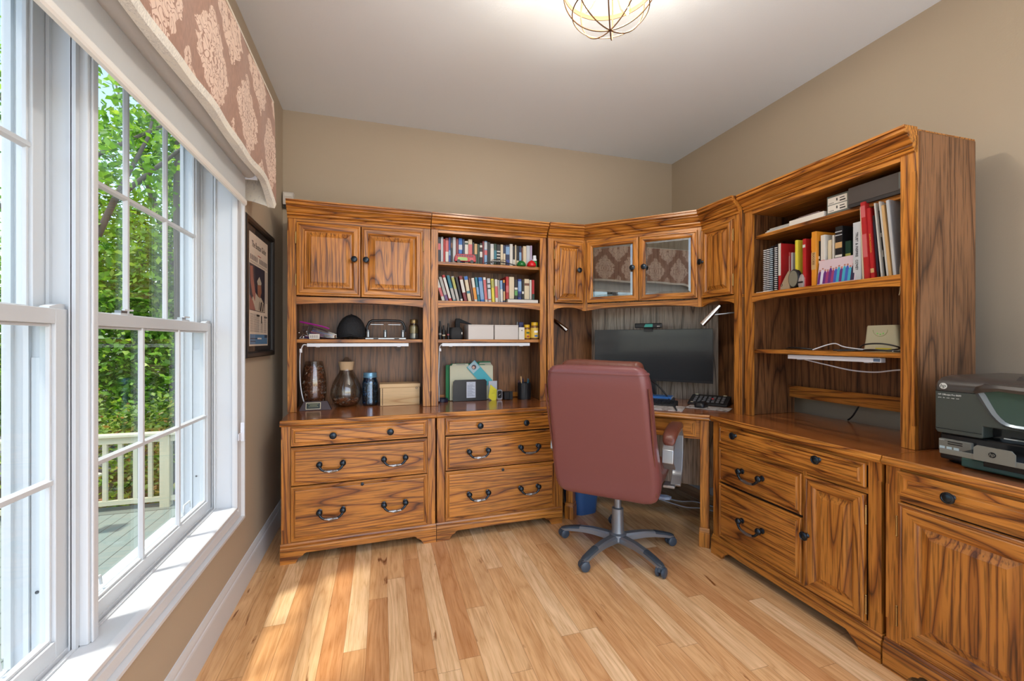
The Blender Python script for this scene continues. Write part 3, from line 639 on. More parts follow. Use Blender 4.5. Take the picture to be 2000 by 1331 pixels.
def foot_board(m, W, y, z0, z1, mi=1, y1=None):
    h = z1-z0
    pts = [(0, 0), (.075, 0), (.080, .012), (.090, .026), (.104, .034), (.110, .036), (.114, .044), (.126, .050), (W-.126, .050), (W-.114, .044), (W-.110, .036), (W-.104, .034), (W-.090, .026), (W-.080, .012), (W-.075, 0), (W, 0), (W, h), (0, h)]
    m.prism(pts, 'y', y, y1 if y1 is not None else y+.02, mi)
def base_cabinet(name, label, cat, W, H, D, loc, rz, group, style, worn=False):
    u = thing(name, label, cat, loc, rz, group); T = .032
    m = M()                                                    # carcass and face frame
    m.box(.004, .022, .014, D, 0, H-T, 0); m.box(W-.022, W-.004, .014, D, 0, H-T, 0); m.box(.022, W-.022, D-.012, D-.002, .06, H-T, 2)
    m.box(.022, W-.022, .02, D-.012, .105, .118, 2)
    m.box(0.004, .050, 0, .018, .105, H-T, 0); m.box(W-.050, W-.004, 0, .018, .105, H-T, 0)
    m.box(.05, W-.05, .002, .018, H-T-.022, H-T, 1); m.box(.05, W-.05, .002, .018, .105, .125, 1)
    m.box(.05, W-.05, .012, .018, .125, H-T-.022, 3)
    m.build('carcass', OAK, u, bevel=.0015)
    for s, a in ((-1, .004), (1, W-.004)):                      # stopped chamfer on the front corners
        q = M(); q.prism([(a, -.0008), (a-s*.011, -.0008), (a, .011)], 'z', .18, H-.10, 0); q.build('corner_chamfer', OAK, u)
    m = M()
    prof = [(.012, .0), (-.012, 0), (-.012, .078), (-.010, .084), (-.004, .090), (-.004, .094), (.0, .104), (.012, .104)]
    foot_board(m, W, -.012, 0, .078, 1, .008)
    m.prism([(.008, .078), (-.012, .078), (-.0105, .086), (-.004, .091), (-.005, .096), (-.001, .105), (.008, .105)], 'x', 0, W, 1)
    for a, b_ in ((0, .012), (W-.012, W)): m.box(a, b_, .008, D, 0, .105, 1)
    m.build('plinth', OAK, u)
    m = M()                                                    # top with a moulded edge
    e = [(D+.002, H-T), (.006, H-T), (-.010, H-T+.001), (-.017, H-T+.006), (-.019, H-T+.013), (-.016, H-T+.020), (-.012, H-T+.0225), (-.012, H-.004), (-.008, H), (D+.002, H)]
    m.prism(e, 'x', -.001, W+.001, [1, 1, 1]+[1]*7+[0, 1]); m.build('worktop', [OTH, OH], u, smooth=30)
    style(u, W, H); return u
def st_file(u, W, H):
    d = drawer(u, .052, W-.052, .624, .724); q = .262*W/.824
    knob(d, q, -.020, .674); knob(d, W-q, -.020, .674)
    d = drawer(u, .052, W-.052, .413, .616)
    for x in (.253, .586): pull(d, x*W/.824, -.020, .522)
    d = drawer(u, .052, W-.052, .116, .408)
    for x in (.253, .586): pull(d, x*W/.824, -.020, .265)
    keyhole(d, W/2, -.020, .389)
GB = 'oak base cabinets of the corner office suite'
RA = R(2.0)
A0 = (-.519, 2.528); dA = (cos(RA), sin(RA))
base_cabinet('filing_cabinet', 'oak filing cabinet nearest the window, below the hutch with jars of coins', 'filing cabinet', .823, .762, .56, (A0[0], A0[1], 0), RA, GB, st_file)
B0 = (A0[0]+.826*dA[0], A0[1]+.826*dA[1])
base_cabinet('filing_cabinet', 'oak filing cabinet half hidden by the chair, below the bookshelf hutch', 'filing cabinet', .815, .762, .54, (B0[0], B0[1], 0), RA, GB, st_file)
def st_c(u, W, H):
    d = drawer(u, .060, .808, .632, .722); knob(d, .185, -.020, .695); knob(d, .635, -.020, .692)
    d = drawer(u, .060, .548, .424, .606); pull(d, .290, -.020, .524, .122)
    d = drawer(u, .060, .548, .126, .412); pull(d, .290, -.020, .272, .122)
    q = M(); q.box(.550, .566, -.004, .015, .12, .62, 0); q.box(.05, W-.05, -.003, .015, .608, .630, 1); q.build('rail', OAK, u)
    d = door(u, .566, .808, .122, .605, st=.045, bev=.026); knob(d, .583, -.020, .352)
    for z in (.19, .53): hinge(d, .812, -.010, z)
base_cabinet('sideboard_cabinet', 'oak cabinet with two drawers beside one narrow door, below the open hutch', 'cabinet', .862, .768, .56, (1.777, 1.972, 0), R(-91), GB, st_c)
def st_d(u, W, H):
    d = drawer(u, .050, W-.050, .645, .728, flat=True); knob(d, .205, -.017, .688, .019); knob(d, W-.205, -.017, .688, .019)
    q = M(); q.box(.05, W-.05, -.003, .015, .622, .643, 1); q.build('rail', OAK, u)
    for a, b_, hx, kx in ((.052, W/2-.003, .046, W/2-.022), (W/2+.003, W-.052, W-.046, W/2+.022)):
        d = door(u, a, b_, .124, .618, st=.062, bev=.030); knob(d, kx, -.020, .38)
        for z in (.21, .53): hinge(d, hx, -.010, z)
base_cabinet('printer_cabinet', 'oak cabinet under the printer with a large raised panel door', 'cabinet', .86, .768, .56, (1.763, 1.104, 0), R(-91), GB, st_d)

CROWN = [(0, 1.915), (-.007, 1.916), (-.010, 1.922), (-.007, 1.928), (-.004, 1.930), (-.012, 1.932), (-.017, 1.937), (-.017, 1.943), (-.012, 1.946), (-.020, 1.950), (-.026, 1.956), (-.031, 1.964), (-.041, 1.972), (-.047, 1.975), (-.040, 1.977), (-.040, 1.982), (-.053, 1.984), (-.058, 1.988), (-.058, 1.996), (-.052, 1.998), (-.052, 2.002), (-.060, 2.004), (-.060, 2.012)]
def crown(m, path, back=.012, mi=1, seg=None):
    """sweeps the moulding along a polyline; outward = right-hand side when walking along it"""
    n = len(path); dirs = []
    for i in range(n-1):
        d = Vector((path[i+1][0]-path[i][0], path[i+1][1]-path[i][1])).normalized(); dirs.append(d)
    rings = []
    for i, p in enumerate(path):
        d0 = dirs[max(0, i-1)]; d1 = dirs[min(i, n-2)]; n0 = Vector((-d0.y, d0.x)); n1 = Vector((-d1.y, d1.x))
        b_ = (n0+n1).normalized(); k = 1/max(.3, b_.dot(n0))
        rings.append([(p[0]-b_.x*k*o, p[1]-b_.y*k*o, z) for o, z in CROWN+[(back, 2.012), (back, 1.915)]])
    m.loft(rings if seg is None else rings[seg:seg+2], mi)
def arch_pts(x0, x1, zt, zb, rise):
    pts = [(x0, zt), (x0, zb)]
    pts += [(x0+(x1-x0)*i/16, zb+rise*(1-((i/8-1)**2))**.8) for i in range(1, 16)]
    return pts+[(x1, zb), (x1, zt)]
def hutch_shell(u, W, D, sw, back0=.762, z0=.762, gap=False, shelf=1.197, crownends=(0, 0)):
    m = M()
    for a, b_ in ((0, .018), (W-.018, W)): m.box(a, b_, .016, D, z0, 2.0, 2)
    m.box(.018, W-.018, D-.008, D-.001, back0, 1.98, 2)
    m.box(.018, W-.018, .016, D-.008, 1.906, 1.922, 1)
    m.box(0, W, .0, D, 1.996, 2.004, 1)
    m.box(0, sw, 0, .018, z0, 1.98, 0); m.box(W-sw, W, 0, .018, z0, 1.98, 0)
    m.box(sw, W-sw, 0, .018, 1.896, 1.98, 1)
    m.build('case', OAK, u, bevel=.0012)
    for s, a in ((-1, 0), (1, W)):
        q = M(); q.prism([(a, -.0008), (a-s*.011, -.0008), (a, .011)], 'z', .86, 1.84, 0); q.build('corner_chamfer', OAK, u)
    m = M(); crown(m, [(W, 0), (0, 0)]) ; m.build('crown_moulding', OAK, u)
    m = M(); m.prism(arch_pts(sw, W-sw, 1.452, 1.404, .018), 'y', 0, .018, 1); m.box(.018, W-.018, .018, D-.008, 1.438, 1.454, 1); m.build('arched_rail', OAK, u)
    if shelf: m = M(); m.box(.020, W-.020, .030, D-.010, shelf-.020, shelf, 1); m.build('shelf', OAK, u, bevel=.001)
GH = 'oak hutches standing on the base cabinets'
HA = (-.537, 2.800); RH = R(1.0)
def base_rail(u, W, D): m = M(); m.box(.018, W-.018, D-.030, D-.009, .766, .80, 1); m.build('back_rail', OAK, u)
ha = thing('hutch_with_doors', 'oak hutch with two raised panel doors above a shelf holding a black cap', 'hutch', (HA[0], HA[1], 0), RH, GH)
hutch_shell(ha, .836, .300, .048, z0=.7628)
for a, b_, hx, kx in ((.050, .408, .046, .372), (.412, .786, .790, .440)):
    d = door(ha, a, b_, 1.458, 1.892, st=.048, bev=.030); knob(d, kx, -.020, 1.685)
    for z in (1.55, 1.80): hinge(d, hx, -.010, z)
HB = (.303, 2.812)
hb = thing('bookcase_hutch', 'oak hutch with two full rows of books over an open shelf', 'hutch', (HB[0], HB[1], 0), RH, GH)
hutch_shell(hb, .806, .290, .045, z0=.7628)
m = M(); m.box(.020, .786, .030, .280, 1.692, 1.712, 1); m.build('shelf', OAK, hb, bevel=.001)
base_rail(hb, .806, .29)
TW = (1.975, 1.946); RT = R(-91.4)
tw = thing('open_hutch', 'tall open oak hutch at the right with plain side, books and a router', 'hutch', (TW[0], TW[1], 0), RT, GH)
hutch_shell(tw, .826, .340, .050, back0=.915, z0=.7688, shelf=1.140)
m = M(); m.box(.020, .806, .055, .328, 1.766, 1.784, 1); m.build('shelf', OAK, tw, bevel=.001)
m = M(); m.box(.018, .808, .300, .330, .862, .925, 1); m.box(.018, .808, .292, .300, .915, .930, 1); m.build('back_rail', OAK, tw, bevel=.002)
m = M(); m.box(.8262, .8278, .024, .339, .770, 1.994, 0); m.build('side_panel', OSIDE, tw)

# corner hutch (drawn in room coordinates, its origin at the back of the unit)
co = thing('corner_hutch', 'oak corner hutch with two glazed doors above the monitor', 'hutch', (0, 0, 0), 0, GH)
Pq = [(1.116, 2.812), (1.395, 2.808), (1.946, 2.257), (1.946, 1.954)]
Bq = [(1.116, 3.105), (1.607, 3.105), (2.262, 2.450), (2.262, 1.954)]
def cp(t): return t
m = M()                                                          # top and bottom decks
poly_ = [Pq[0], Pq[1], Pq[2], Pq[3], Bq[3], Bq[2], Bq[1], Bq[0]]
ins = [(1.116, 2.83), (1.400, 2.826), (1.964, 2.262), (1.964, 1.954), Bq[3], Bq[2], Bq[1], Bq[0]]
m.prism(ins, 'z', 1.440, 1.454, 1); m.prism(ins, 'z', 1.990, 2.004, 1)
m.build('deck_boards', OAK, co)
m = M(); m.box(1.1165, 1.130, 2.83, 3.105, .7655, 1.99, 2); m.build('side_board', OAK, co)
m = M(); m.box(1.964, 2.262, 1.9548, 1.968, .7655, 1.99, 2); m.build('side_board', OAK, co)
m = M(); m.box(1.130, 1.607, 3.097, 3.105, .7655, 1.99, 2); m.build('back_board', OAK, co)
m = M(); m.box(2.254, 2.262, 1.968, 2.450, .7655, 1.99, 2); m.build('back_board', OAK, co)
m = M(); L_ = .655*sqrt(2); m.box(0, L_, 0, .008, .7655, 1.99, 0); m.build('diagonal_back', [OGREY], co, loc=(1.607, 3.098, 0), rz=R(-45))
for _i, _a in enumerate((-90, -45, 0)):                          # each length cut with its own grain direction
    m = M(Matrix.Rotation(R(-_a), 4, 'Z')); crown(m, [(p[0], p[1]) for p in reversed(Pq)], seg=_i); m.build('crown_moulding', OAK, co, rz=R(_a))
def panel_face(loc, rz, W, sL, sR, hang, kx, full):
    def bl(mm, nm, mats=OAK, **k): return mm.build(nm, mats, co, loc=loc, rz=rz, **k)
    m = M(); z0 = .7655 if full else 1.404
    if sL: m.box(0, sL, 0, .018, (z0 if full != 'R' else 1.404), 1.98, 0)
    if sR: m.box(W-sR, W, 0, .018, (z0 if full != 'L' else 1.404), 1.98, 0)
    m.box(sL, W-sR, 0, .018, 1.896, 1.98, 1); bl(m, 'face_frame', bevel=.0012)
    m = M(); m.prism(arch_pts(sL, W-sR, 1.454, 1.406, .022), 'y', 0, .018, 1); bl(m, 'arched_rail')
F1 = M()
def local(o, loc, rz): o.location = loc; o.rotation_euler = (0, 0, rz); return o
la = (Pq[0][0], Pq[0][1], 0); ra_ = math.atan2(Pq[1][1]-Pq[0][1], Pq[1][0]-Pq[0][0]); wa = .279
panel_face(la, ra_, wa, .046, .010, 0, 0, 'L')
d = local(door(co, .048, .268, 1.458, 1.892, st=.040, bev=.022), la, ra_); knob(d, .226, -.020, 1.690)
for z in (1.54, 1.80): hinge(d, .044, -.010, z)
lb_ = (Pq[1][0], Pq[1][1], 0); wd = .551*sqrt(2)
panel_face(lb_, R(-45), wd, .026, .022, 0, 0, None)
for a, b_, kx in ((.028, .388, .352), (.392, .757, .428)):
    d = local(door(co, a, b_, 1.460, 1.894, st=.040, glazed=True), lb_, R(-45)); knob(d, kx, -.020, 1.684)
lc = (Pq[2][0], Pq[2][1], 0); wc = .303
panel_face(lc, R(-90), wc, .012, .040, 0, 0, 'R')
d = local(door(co, .014, .263, 1.458, 1.892, st=.040, bev=.022), lc, R(-90)); knob(d, .030, -.020, 1.684)
for z in (1.54, 1.80): hinge(d, .267, -.010, z)

# corner desk
dk = thing('corner_desk', 'oak corner desk with diagonal front edge under the monitor', 'desk', (0, 0, 0))
top = [(1.128, 2.594), (1.172, 2.598), (1.775, 1.995), (1.800, 1.980), (2.33, 1.970), (2.33, 3.12), (1.128, 3.12)]
m = M(); m.prism(top, 'z', .735, .7648, 0)
m.build('worktop', [OTH], dk)
m = M(); L_ = .603*sqrt(2); e = [(.012, .732), (-.006, .733), (-.014, .738), (-.016, .745), (-.012, .751), (-.009, .753), (-.009, .760), (-.005, .7651), (.012, .7651)]
m.prism(e, 'x', 0, L_, 0); m.build('moulded_edge', [OH], dk, loc=(1.172, 2.598, 0), rz=R(-45), smooth=35)
m = M(); m.box(.055, L_-.05, .045, .060, .615, .733, 1)
m.rects(.075, L_-.075, .628, .722, [(0, .0445), (0, .036), (.003, .034), (.016, .034), (.018, .038), (.024, .038), (.026, .036)], [(0, 1)]*6, cap=1); m.build('apron_drawer', OAK, dk, loc=(1.172, 2.598, 0), rz=R(-45))
for x in (-.024, L_-.052):
    m = M(); m.box(x, x+.048, .030, .085, .108, .733, 0)
    m.box(x-.006, x+.054, .018, .092, 0, .085, 0); m.prism([(.022, .085), (.018, .085), (.021, .095), (.030, .108), (.085, .108), (.092, .085)], 'x', x-.004, x+.052, 1)
    m.build('leg', OAK, dk, loc=(1.172, 2.598, 0), rz=R(-45), bevel=.003)
m = M(); m.box(-.12, L_+.10, .44, .452, .22, .733, 0); m.build('modesty_panel', [OGREY], dk, loc=(1.172, 2.598, 0), rz=R(-45))
m = M(); m.box(1.130, 1.145, 2.62, 3.11, .0, .734, 0); m.box(1.80, 2.32, 1.975, 1.990, .0, .734, 0); m.build('side_panel', OAK, dk)
# ================================================================ swivel chair
cc = (1.285, 2.160); cr = R(45)
chr_ = thing('office_chair', 'oxblood leather swivel chair seen from behind at the corner desk', 'office chair', (cc[0], cc[1], 0), cr-R(90))
# local frame: +y is where the sitter faces, +x the sitter's right
CG = mat('graphite_metal', (.30, .34, .38), .36, .7); CPL = mat('charcoal_plastic', (.045, .060, .075), .38); CBL = mat('slate_caster', (.05, .072, .10), .35)
def rr2(cx, cy, w, d, r, fz, n=5): return [(x, y, fz(x, y)) for x, y, _ in rrect(cx, cy, w, d, r, 0, n)]
# backrest shell: stack of rounded cross-sections, leaning back
m = M(); rings = []
prof = [(.382, .36, .04), (.392, .47, .085), (.415, .530, .120), (.48, .555, .140), (.56, .550, .135), (.66, .535, .125), (.78, .525, .120), (.90, .520, .120), (.985, .510, .118), (1.035, .495, .105), (1.062, .455, .075), (1.072, .37, .03)]
def backy(z): return -.246-.315*max(0, z-.48)-.02*sin((z-.4)*4)
for z, w, d in prof: rings.append([(x, y, z-.030*abs(x)*2*(1 if z < .45 else 0)) for x, y, _ in rrect(0, backy(z)+.02, w, d, min(.045, d*.45), 0, 6)])
m.loft(rings, 0); bk = m.build('backrest', LEATHER, chr_, smooth=70)
sd = bk.modifiers.new('s', 'SUBSURF'); sd.levels = 1; sd.render_levels = 2
# gathered cushion in front of the shell, peeping over the top
m = M(); rings = []
for z, w, d in ((.50, .36, .06), (.53, .43, .11), (.62, .45, .13), (.74, .44, .12), (.86, .43, .12), (.97, .42, .13), (1.05, .43, .12), (1.082, .40, .08), (1.092, .32, .03)):
    rings.append([(x, y, z+(.007*sin(x*70)+.004*sin(x*131+1))*(1 if z > 1.0 else 0)) for x, y, _ in rrect(0, backy(z)+.095, w, d, min(.045, d*.45), 0, 12)])
m.loft(rings, 0); q = m.build('back_cushion', LEATHD, chr_, smooth=70); sd = q.modifiers.new('s', 'SUBSURF'); sd.levels = 1; sd.render_levels = 2
m = M(); r1 = []
for z, w, d in ((1.028, .498, .110), (1.034, .501, .112), (1.040, .494, .106)):
    r1.append([(x, y, z) for x, y, _ in rrect(0, backy(z)+.02, w, d, .05, 0, 6)])
m.loft(r1, 0); m.build('top_piping', LEATHER, chr_, smooth=60)
for s in (-1, 1):
    m = M(); m.tube([(s*(.258-.010*max(0, z-.9)*6), backy(z)-.028, z) for z in [.43+.045*i for i in range(13)]], .0045, 6)
    m.build('side_piping', LEATHD, chr_, smooth=60)
# seat
m = M(); rings = []
for z, w, d in ((.385, .40, .38), (.395, .47, .46), (.43, .51, .50), (.475, .51, .50), (.505, .47, .46), (.515, .36, .36)): rings.append(rrect(0, .02, w, d, .09, z, 6))
m.loft(rings, 0); q = m.build('seat', LEATHD, chr_, smooth=70); sd = q.modifiers.new('s', 'SUBSURF'); sd.levels = 1; sd.render_levels = 2
m = M(); m.box(-.10, .10, -.13, .13, .355, .388); m.build('tilt_mechanism', BLACK, chr_, bevel=.01)
m = M(); m.tube([(.06, .02, .365), (.20, .0, .362), (.235, -.01, .352)], .006, 8, 0); m.prism([(.225, -.03), (.262, -.036), (.285, -.022), (.29, .0), (.262, .014), (.23, .008)], 'z', .335, .350, 1); m.build('height_lever', [CG, mat('lever_grey', (.16, .22, .32), .4)], chr_, bevel=.003)
# arms
for s in (-1, 1):
    a = M(); x = s*.300
    path = [(-.140, .540), (-.205, .585), (-.195, .640), (-.12, .682), (.05, .694), (.17, .686), (.215, .64), (.205, .54), (.15, .43), (.08, .387)]
    fine = []
    for i in range(len(path)-1):
        for t in range(4): f = t/4; fine.append((path[i][0]*(1-f)+path[i+1][0]*f, path[i][1]*(1-f)+path[i+1][1]*f))
    fine.append(path[-1]); rings = []
    for i, (y, z) in enumerate(fine):
        p0 = fine[max(0, i-1)]; p1 = fine[min(len(fine)-1, i+1)]; dy, dz = p1[0]-p0[0], p1[1]-p0[1]; q = math.hypot(dy, dz) or 1
        ny, nz = -dz/q, dy/q; w = .026
        rings.append([(x-w, y-ny*.007, z-nz*.007), (x+w, y-ny*.007, z-nz*.007), (x+w+.002, y, z), (x+w, y+ny*.007, z+nz*.007), (x-w, y+ny*.007, z+nz*.007), (x-w-.002, y, z)])
    a.loft(rings, 0); a.box(min(x, s*.24), max(x, s*.24), .04, .12, .378, .392); ar = a.build('arm', SILVER, chr_, smooth=40, bevel=.002)
    p = M(); rings = []
    for y, z, w, h in ((-.172, .672, .045, .02), (-.165, .684, .060, .040), (-.13, .702, .068, .042), (-.05, .714, .070, .040), (.05, .718, .070, .040), (.14, .712, .068, .038), (.19, .698, .058, .034), (.205, .686, .040, .02)):
        rings.append([(x+px, y, z+pz) for px, pz, _ in rrect(0, 0, w, h, h*.45, 0, 4)])
    p.loft(rings, 0); p.build('arm_pad', LEATHD, ar, smooth=70)
# column and five-star base
m = M(); m.lathe([(.0, .36), (.020, .36), (.020, .24), (.032, .235), (.033, .12), (.036, .10), (.048, .092), (.050, .060), (.040, .048), (0, .048)], (0, 0, 0), n=24); m.build('gas_column', CG, chr_, smooth=35)
HUBA = [64, 136, 208, 280, 352]
for k, A in enumerate(HUBA):
    a = R(A)-(cr-R(90)); mt = Matrix.Rotation(a, 4, 'Z'); m = M(mt)
    st = ((.030, .070, .052, .040), (.08, .074, .050, .040), (.15, .078, .046, .036), (.22, .074, .042, .032), (.28, .064, .040, .028), (.318, .056, .040, .024), (.338, .052, .026, .016))
    rg = []
    for x, z, w, h in st: rg.append([(x, -w/2, z-h*.4), (x, -w/2*.96, z+h*.25), (x, -w/2*.6, z+h*.5), (x, w/2*.6, z+h*.5), (x, w/2*.96, z+h*.25), (x, w/2, z-h*.4), (x, w/2*.5, z-h*.5), (x, -w/2*.5, z-h*.5)])
    m.loft(rg, 0); sp_ = m.build('base_spoke', CG, chr_, smooth=35)
    c = M(mt); rg = []
    for x, z, w, h in st[3:]: rg.append([(x+.002, -w/2*1.03, z+h*.15), (x+.002, -w/2*.8, z+h*.45), (x+.002, -w/2*.4, z+h*.58), (x+.002, w/2*.4, z+h*.58), (x+.002, w/2*.8, z+h*.45), (x+.002, w/2*1.03, z+h*.15)])
    c.loft(rg, 0); c.build('end_cap', CPL, sp_, smooth=35)
    w = M(mt @ at(.325, 0, 0) @ Matrix.Rotation(R((25, 140, 60, 200, 95)[k]), 4, 'Z'))
    for s in (-1, 1): w.lathe([(0, -.009), (.020, -.009), (.0255, -.006), (.0265, 0), (.0255, .006), (.020, .009), (0, .009)], (s*.016, 0, .0265), 'x', 22, 0)
    w.lathe([(.0, -.007), (.009, -.007), (.009, .007), (0, .007)], (0, 0, .0265), 'x', 12, 1)
    hood = [(s_*.0295*cos(t), .0265+.0315*sin(t)) for s_, t in [(1, R(q)) for q in range(15, 166, 15)]]+[(.021*cos(R(q)), .0265+.021*sin(R(q))) for q in range(165, 14, -15)]
    w.prism(hood, 'x', -.007, .007, 1); w.lathe([(0, .052), (.008, .052), (.008, .066), (0, .066)], (0, 0, 0), n=12, m=1)
    w.build('caster', [CBL, CPL], sp_, smooth=40)

# ================================================================ desk things
def diag(t, dist, z=.7652):      # a spot measured along and behind the desk's diagonal front edge
    return (1.172+t*.70711+dist*.70711, 2.598-t*.70711+dist*.70711, z)
mo = thing('monitor', 'wide curved black monitor standing on the corner desk', 'monitor', (1.824, 2.626, .7652), R(-45))
m = M(); NS = 16; rg = []
for i in range(NS+1):
    x = -.405+.81*i/NS; y = .040*(1-(x/.405)**2); rg.append([(x, y, .135), (x, y, .505), (x, y+.022, .495), (x, y+.030, .32), (x, y+.022, .145)])
SCR = mat('monitor_screen_dark', (.028, .031, .034), .16, Coat_Weight=.3, Coat_Roughness=.05)
fm = []
m.loft(rg, 0); m.build('housing', BLACK, mo, smooth=30)
m = M(); rg = []
for i in range(NS+1):
    x = -.401+.802*i/NS; y = .040*(1-(x/.405)**2)-.0006; rg.append([(x, y, .150), (x, y, .501), (x, y+.0004, .501), (x, y+.0004, .150)])
m.loft(rg, 0); m.build('screen', SCR, mo, smooth=30)
m = M(); m.box(-.03, .03, .055, .085, .01, .34); m.box(-.05, .05, .045, .08, .25, .35); m.build('stand_neck', BLACK, mo, bevel=.004)
m = M(); m.box(-.13, .13, .045, .19, 0, .010); m.build('stand_base', BLACK, mo, bevel=.004)
wc_ = thing('webcam', 'black webcam bar with teal display perched on the monitor top', 'webcam', diag(.42, .47, 1.270), R(-45))
wc_.location = (1.824+(-.02)*.70711+.012*.70711+.02, 2.626+.02*.70711+.012*.70711+.02, 1.2705)
m = M(); m.box(-.095, .095, -.018, .012, .010, .044); m.build('body', BLACK, wc_, bevel=.006)
m = M(); m.prism([(-.028, .016), (.032, .016), (.032, .038), (-.018, .038)], 'y', -.0195, -.0175); m.build('display', mat('teal_display', (.05, .42, .34), .3), wc_)
m = M(); m.box(.062, .082, -.0195, -.0175, .018, .024); m.build('badge', PAPER, wc_)
m = M(); m.box(-.030, .030, -.016, -.013, -.018, .010); m.box(-.03, .03, -.016, .03, .0, .010); m.build('clip', BLACK, wc_)
kb = thing('desk_phone', 'black desk phone with labelled keys to the right under the monitor', 'phone', (2.085, 2.345, .7652), R(-53))
m = M(); m.prism([(-.085, 0), (.085, 0), (.085, .052), (.055, .052), (-.085, .012)], 'x', -.12, .12); m.build('body', BLACKM, kb, bevel=.004)
m = M()
for i in range(7):
    for j in range(3):
        x = -.09+.028*i; y = -.06+.034*j; z = .012+(y+.085)/.14*.040; m.prism([(y, z+.0005), (y+.018, z+.0055), (y+.018, z+.0115), (y, z+.0065)], 'x', x, x+.016)
m.build('keys', mat('key_grey', (.13, .13, .14), .5), kb)
m = M(); m.box(-.10, -.082, .058, .0585+.018, .0525, .0565); m.box(.075, .094, .058, .0765, .0525, .0565); m.box(-.1, -.085, -.078, -.066, .0165, .020); m.build('stickers', CREAM, kb)
m = M(); m.box(.02, .032, -.03, -.012, .038, .044); m.build('red_key', mat('red_key', (.5, .03, .04), .4), kb)
mp_ = thing('mouse_pad', 'pale marbled mouse pad at the right end of the desk', 'mouse pad', (1.955, 2.205, .7652), R(-54))
MARB = mat('marble_print', (.6, .58, .55), .55); n, l, b = nodes(MARB); tc = n.new('ShaderNodeTexCoord'); nz = n.new('ShaderNodeTexNoise'); nz.inputs['Scale'].default_value = 14; nz.inputs['Distortion'].default_value = 2; l.new(tc.outputs['Object'], nz.inputs['Vector'])
r_ = ramp(n, [(.35, (.16, .11, .09)), (.48, (.50, .46, .42)), (.7, (.62, .62, .66))]); l.new(nz.outputs['Fac'], r_.inputs[0]); l.new(r_.outputs[0], b.inputs['Base Color'])
m = M(); m.loft([rrect(0, 0, .25, .14, .018, 0, 4), rrect(0, 0, .25, .14, .018, .003, 4)], 0); m.build('pad', MARB, mp_)
m = M(); m.loft([rrect(0, 0, .254, .144, .02, 0, 4), rrect(0, 0, .254, .144, .02, .0015, 4)], 0); m.build('rim', BLACK, mp_)
ms = thing('computer_mouse', 'black mouse on the marbled pad', 'mouse', (1.930, 2.240, .7684), R(-60))
m = M(); rg = [rrect(0, 0, w, d, .018, z, 5) for w, d, z in ((.058, .095, 0), (.062, .100, .010), (.060, .092, .024), (.044, .066, .034), (.02, .03, .038))]; m.loft(rg, 0); m.build('shell', BLACK, ms, smooth=60)
m = M(); m.box(-.006, .006, .018, .034, .033, .039); m.build('wheel', SILVER, ms, bevel=.002)
bp2 = thing('desk_mat', 'glossy marbled mat across the middle of the desk', 'desk mat', (1.655, 2.345, .7652), R(-45))
m = M(); m.loft([rrect(0, 0, .36, .20, .02, 0, 4), rrect(0, 0, .36, .20, .02, .003, 4)], 0); m.build('mat', MARB, bp2)
kk = thing('keyboard', 'black keyboard standing in front of the monitor', 'keyboard', (1.690, 2.490, .7652), R(-45))
m = M(); m.prism([(-.065, 0), (.065, 0), (.065, .026), (-.065, .012)], 'x', -.20, .20); m.build('case', BLACKM, kk, bevel=.003)
m = M()
for j in range(5):
    for i in range(14):
        x = -.19+i*.0272; y = -.058+j*.0235; z = .012+(y+.065)/.13*.014; m.box(x, x+.022, y, y+.018, z, z+.006)
m.build('keys', BLACK, kk)
nbk = thing('blue_notebook', 'blue notebook lying behind the keyboard', 'notebook', (1.800, 2.565, .7652), R(-45))
m = M(); m.box(-.15, .13, -.05, .05, .030, .044, 0); m.box(-.149, .131, -.049, .049, .032, .042, 1); m.build('cover', [mat('blue_cover', (.03, .14, .42), .4), PAPER], nbk)
m = M(); m.box(-.16, .14, -.055, .06, 0, .030); m.build('black_tray', BLACK, nbk, bevel=.003)
def cord(name, label, path, r, mt, cat='cord', smooth=60):
    P = [Vector(p) for p in path]; out = []
    for i in range(len(P)-1):
        p0, p1, p2, p3 = P[max(0, i-1)], P[i], P[i+1], P[min(len(P)-1, i+2)]
        for k in range(6):
            t = k/6; out.append(.5*((2*p1)+(-p0+p2)*t+(2*p0-5*p1+4*p2-p3)*t*t+(-p0+3*p1-3*p2+p3)*t**3))
    out.append(P[-1]); m = M(); m.tube(out, r, 7); o = m.build(name, mt, None, smooth=smooth); return tag(o, label, cat)
cord('black_cable', 'black cable looping from the monitor down to the front edge of the desk', [(1.80, 2.66, .93), (1.83, 2.55, .88), (1.85, 2.46, .80), (1.80, 2.36, .770), (1.76, 2.28, .7725), (1.685, 2.165, .772)], .0055, BLACK)
cord('monitor_cable', 'thin black cable drooping in front of the monitor stand', [(1.72, 2.72, .90), (1.76, 2.64, .86), (1.84, 2.56, .80), (1.90, 2.50, .772)], .003, BLACK)
cord('floor_cable', 'white cable lying on the floor below the desk', [(2.02, 2.78, .004), (2.10, 2.66, .004), (2.20, 2.62, .004), (2.26, 2.50, .004)], .004, WPLAST)
cord('floor_cable', 'second white cable lying nearest the front of the knee hole floor', [(1.98, 2.74, .0035), (2.06, 2.56, .0035), (2.16, 2.50, .0035), (2.24, 2.36, .0035)], .0035, WPLAST)
tb = thing('waste_bin', 'blue plastic waste bin under the desk beside the oak filing cabinet', 'waste bin', (1.335, 2.745, 0), R(8))
BINM = mat('blue_bin', (.045, .13, .34), .38); m = M()
o_ = [rrect(0, 0, .17, .20, .05, 0, 5), rrect(0, 0, .215, .26, .06, .33, 5), rrect(0, 0, .225, .27, .06, .335, 5), rrect(0, 0, .225, .27, .06, .345, 5), rrect(0, 0, .208, .252, .055, .345, 5), rrect(0, 0, .165, .195, .045, .008, 5)]
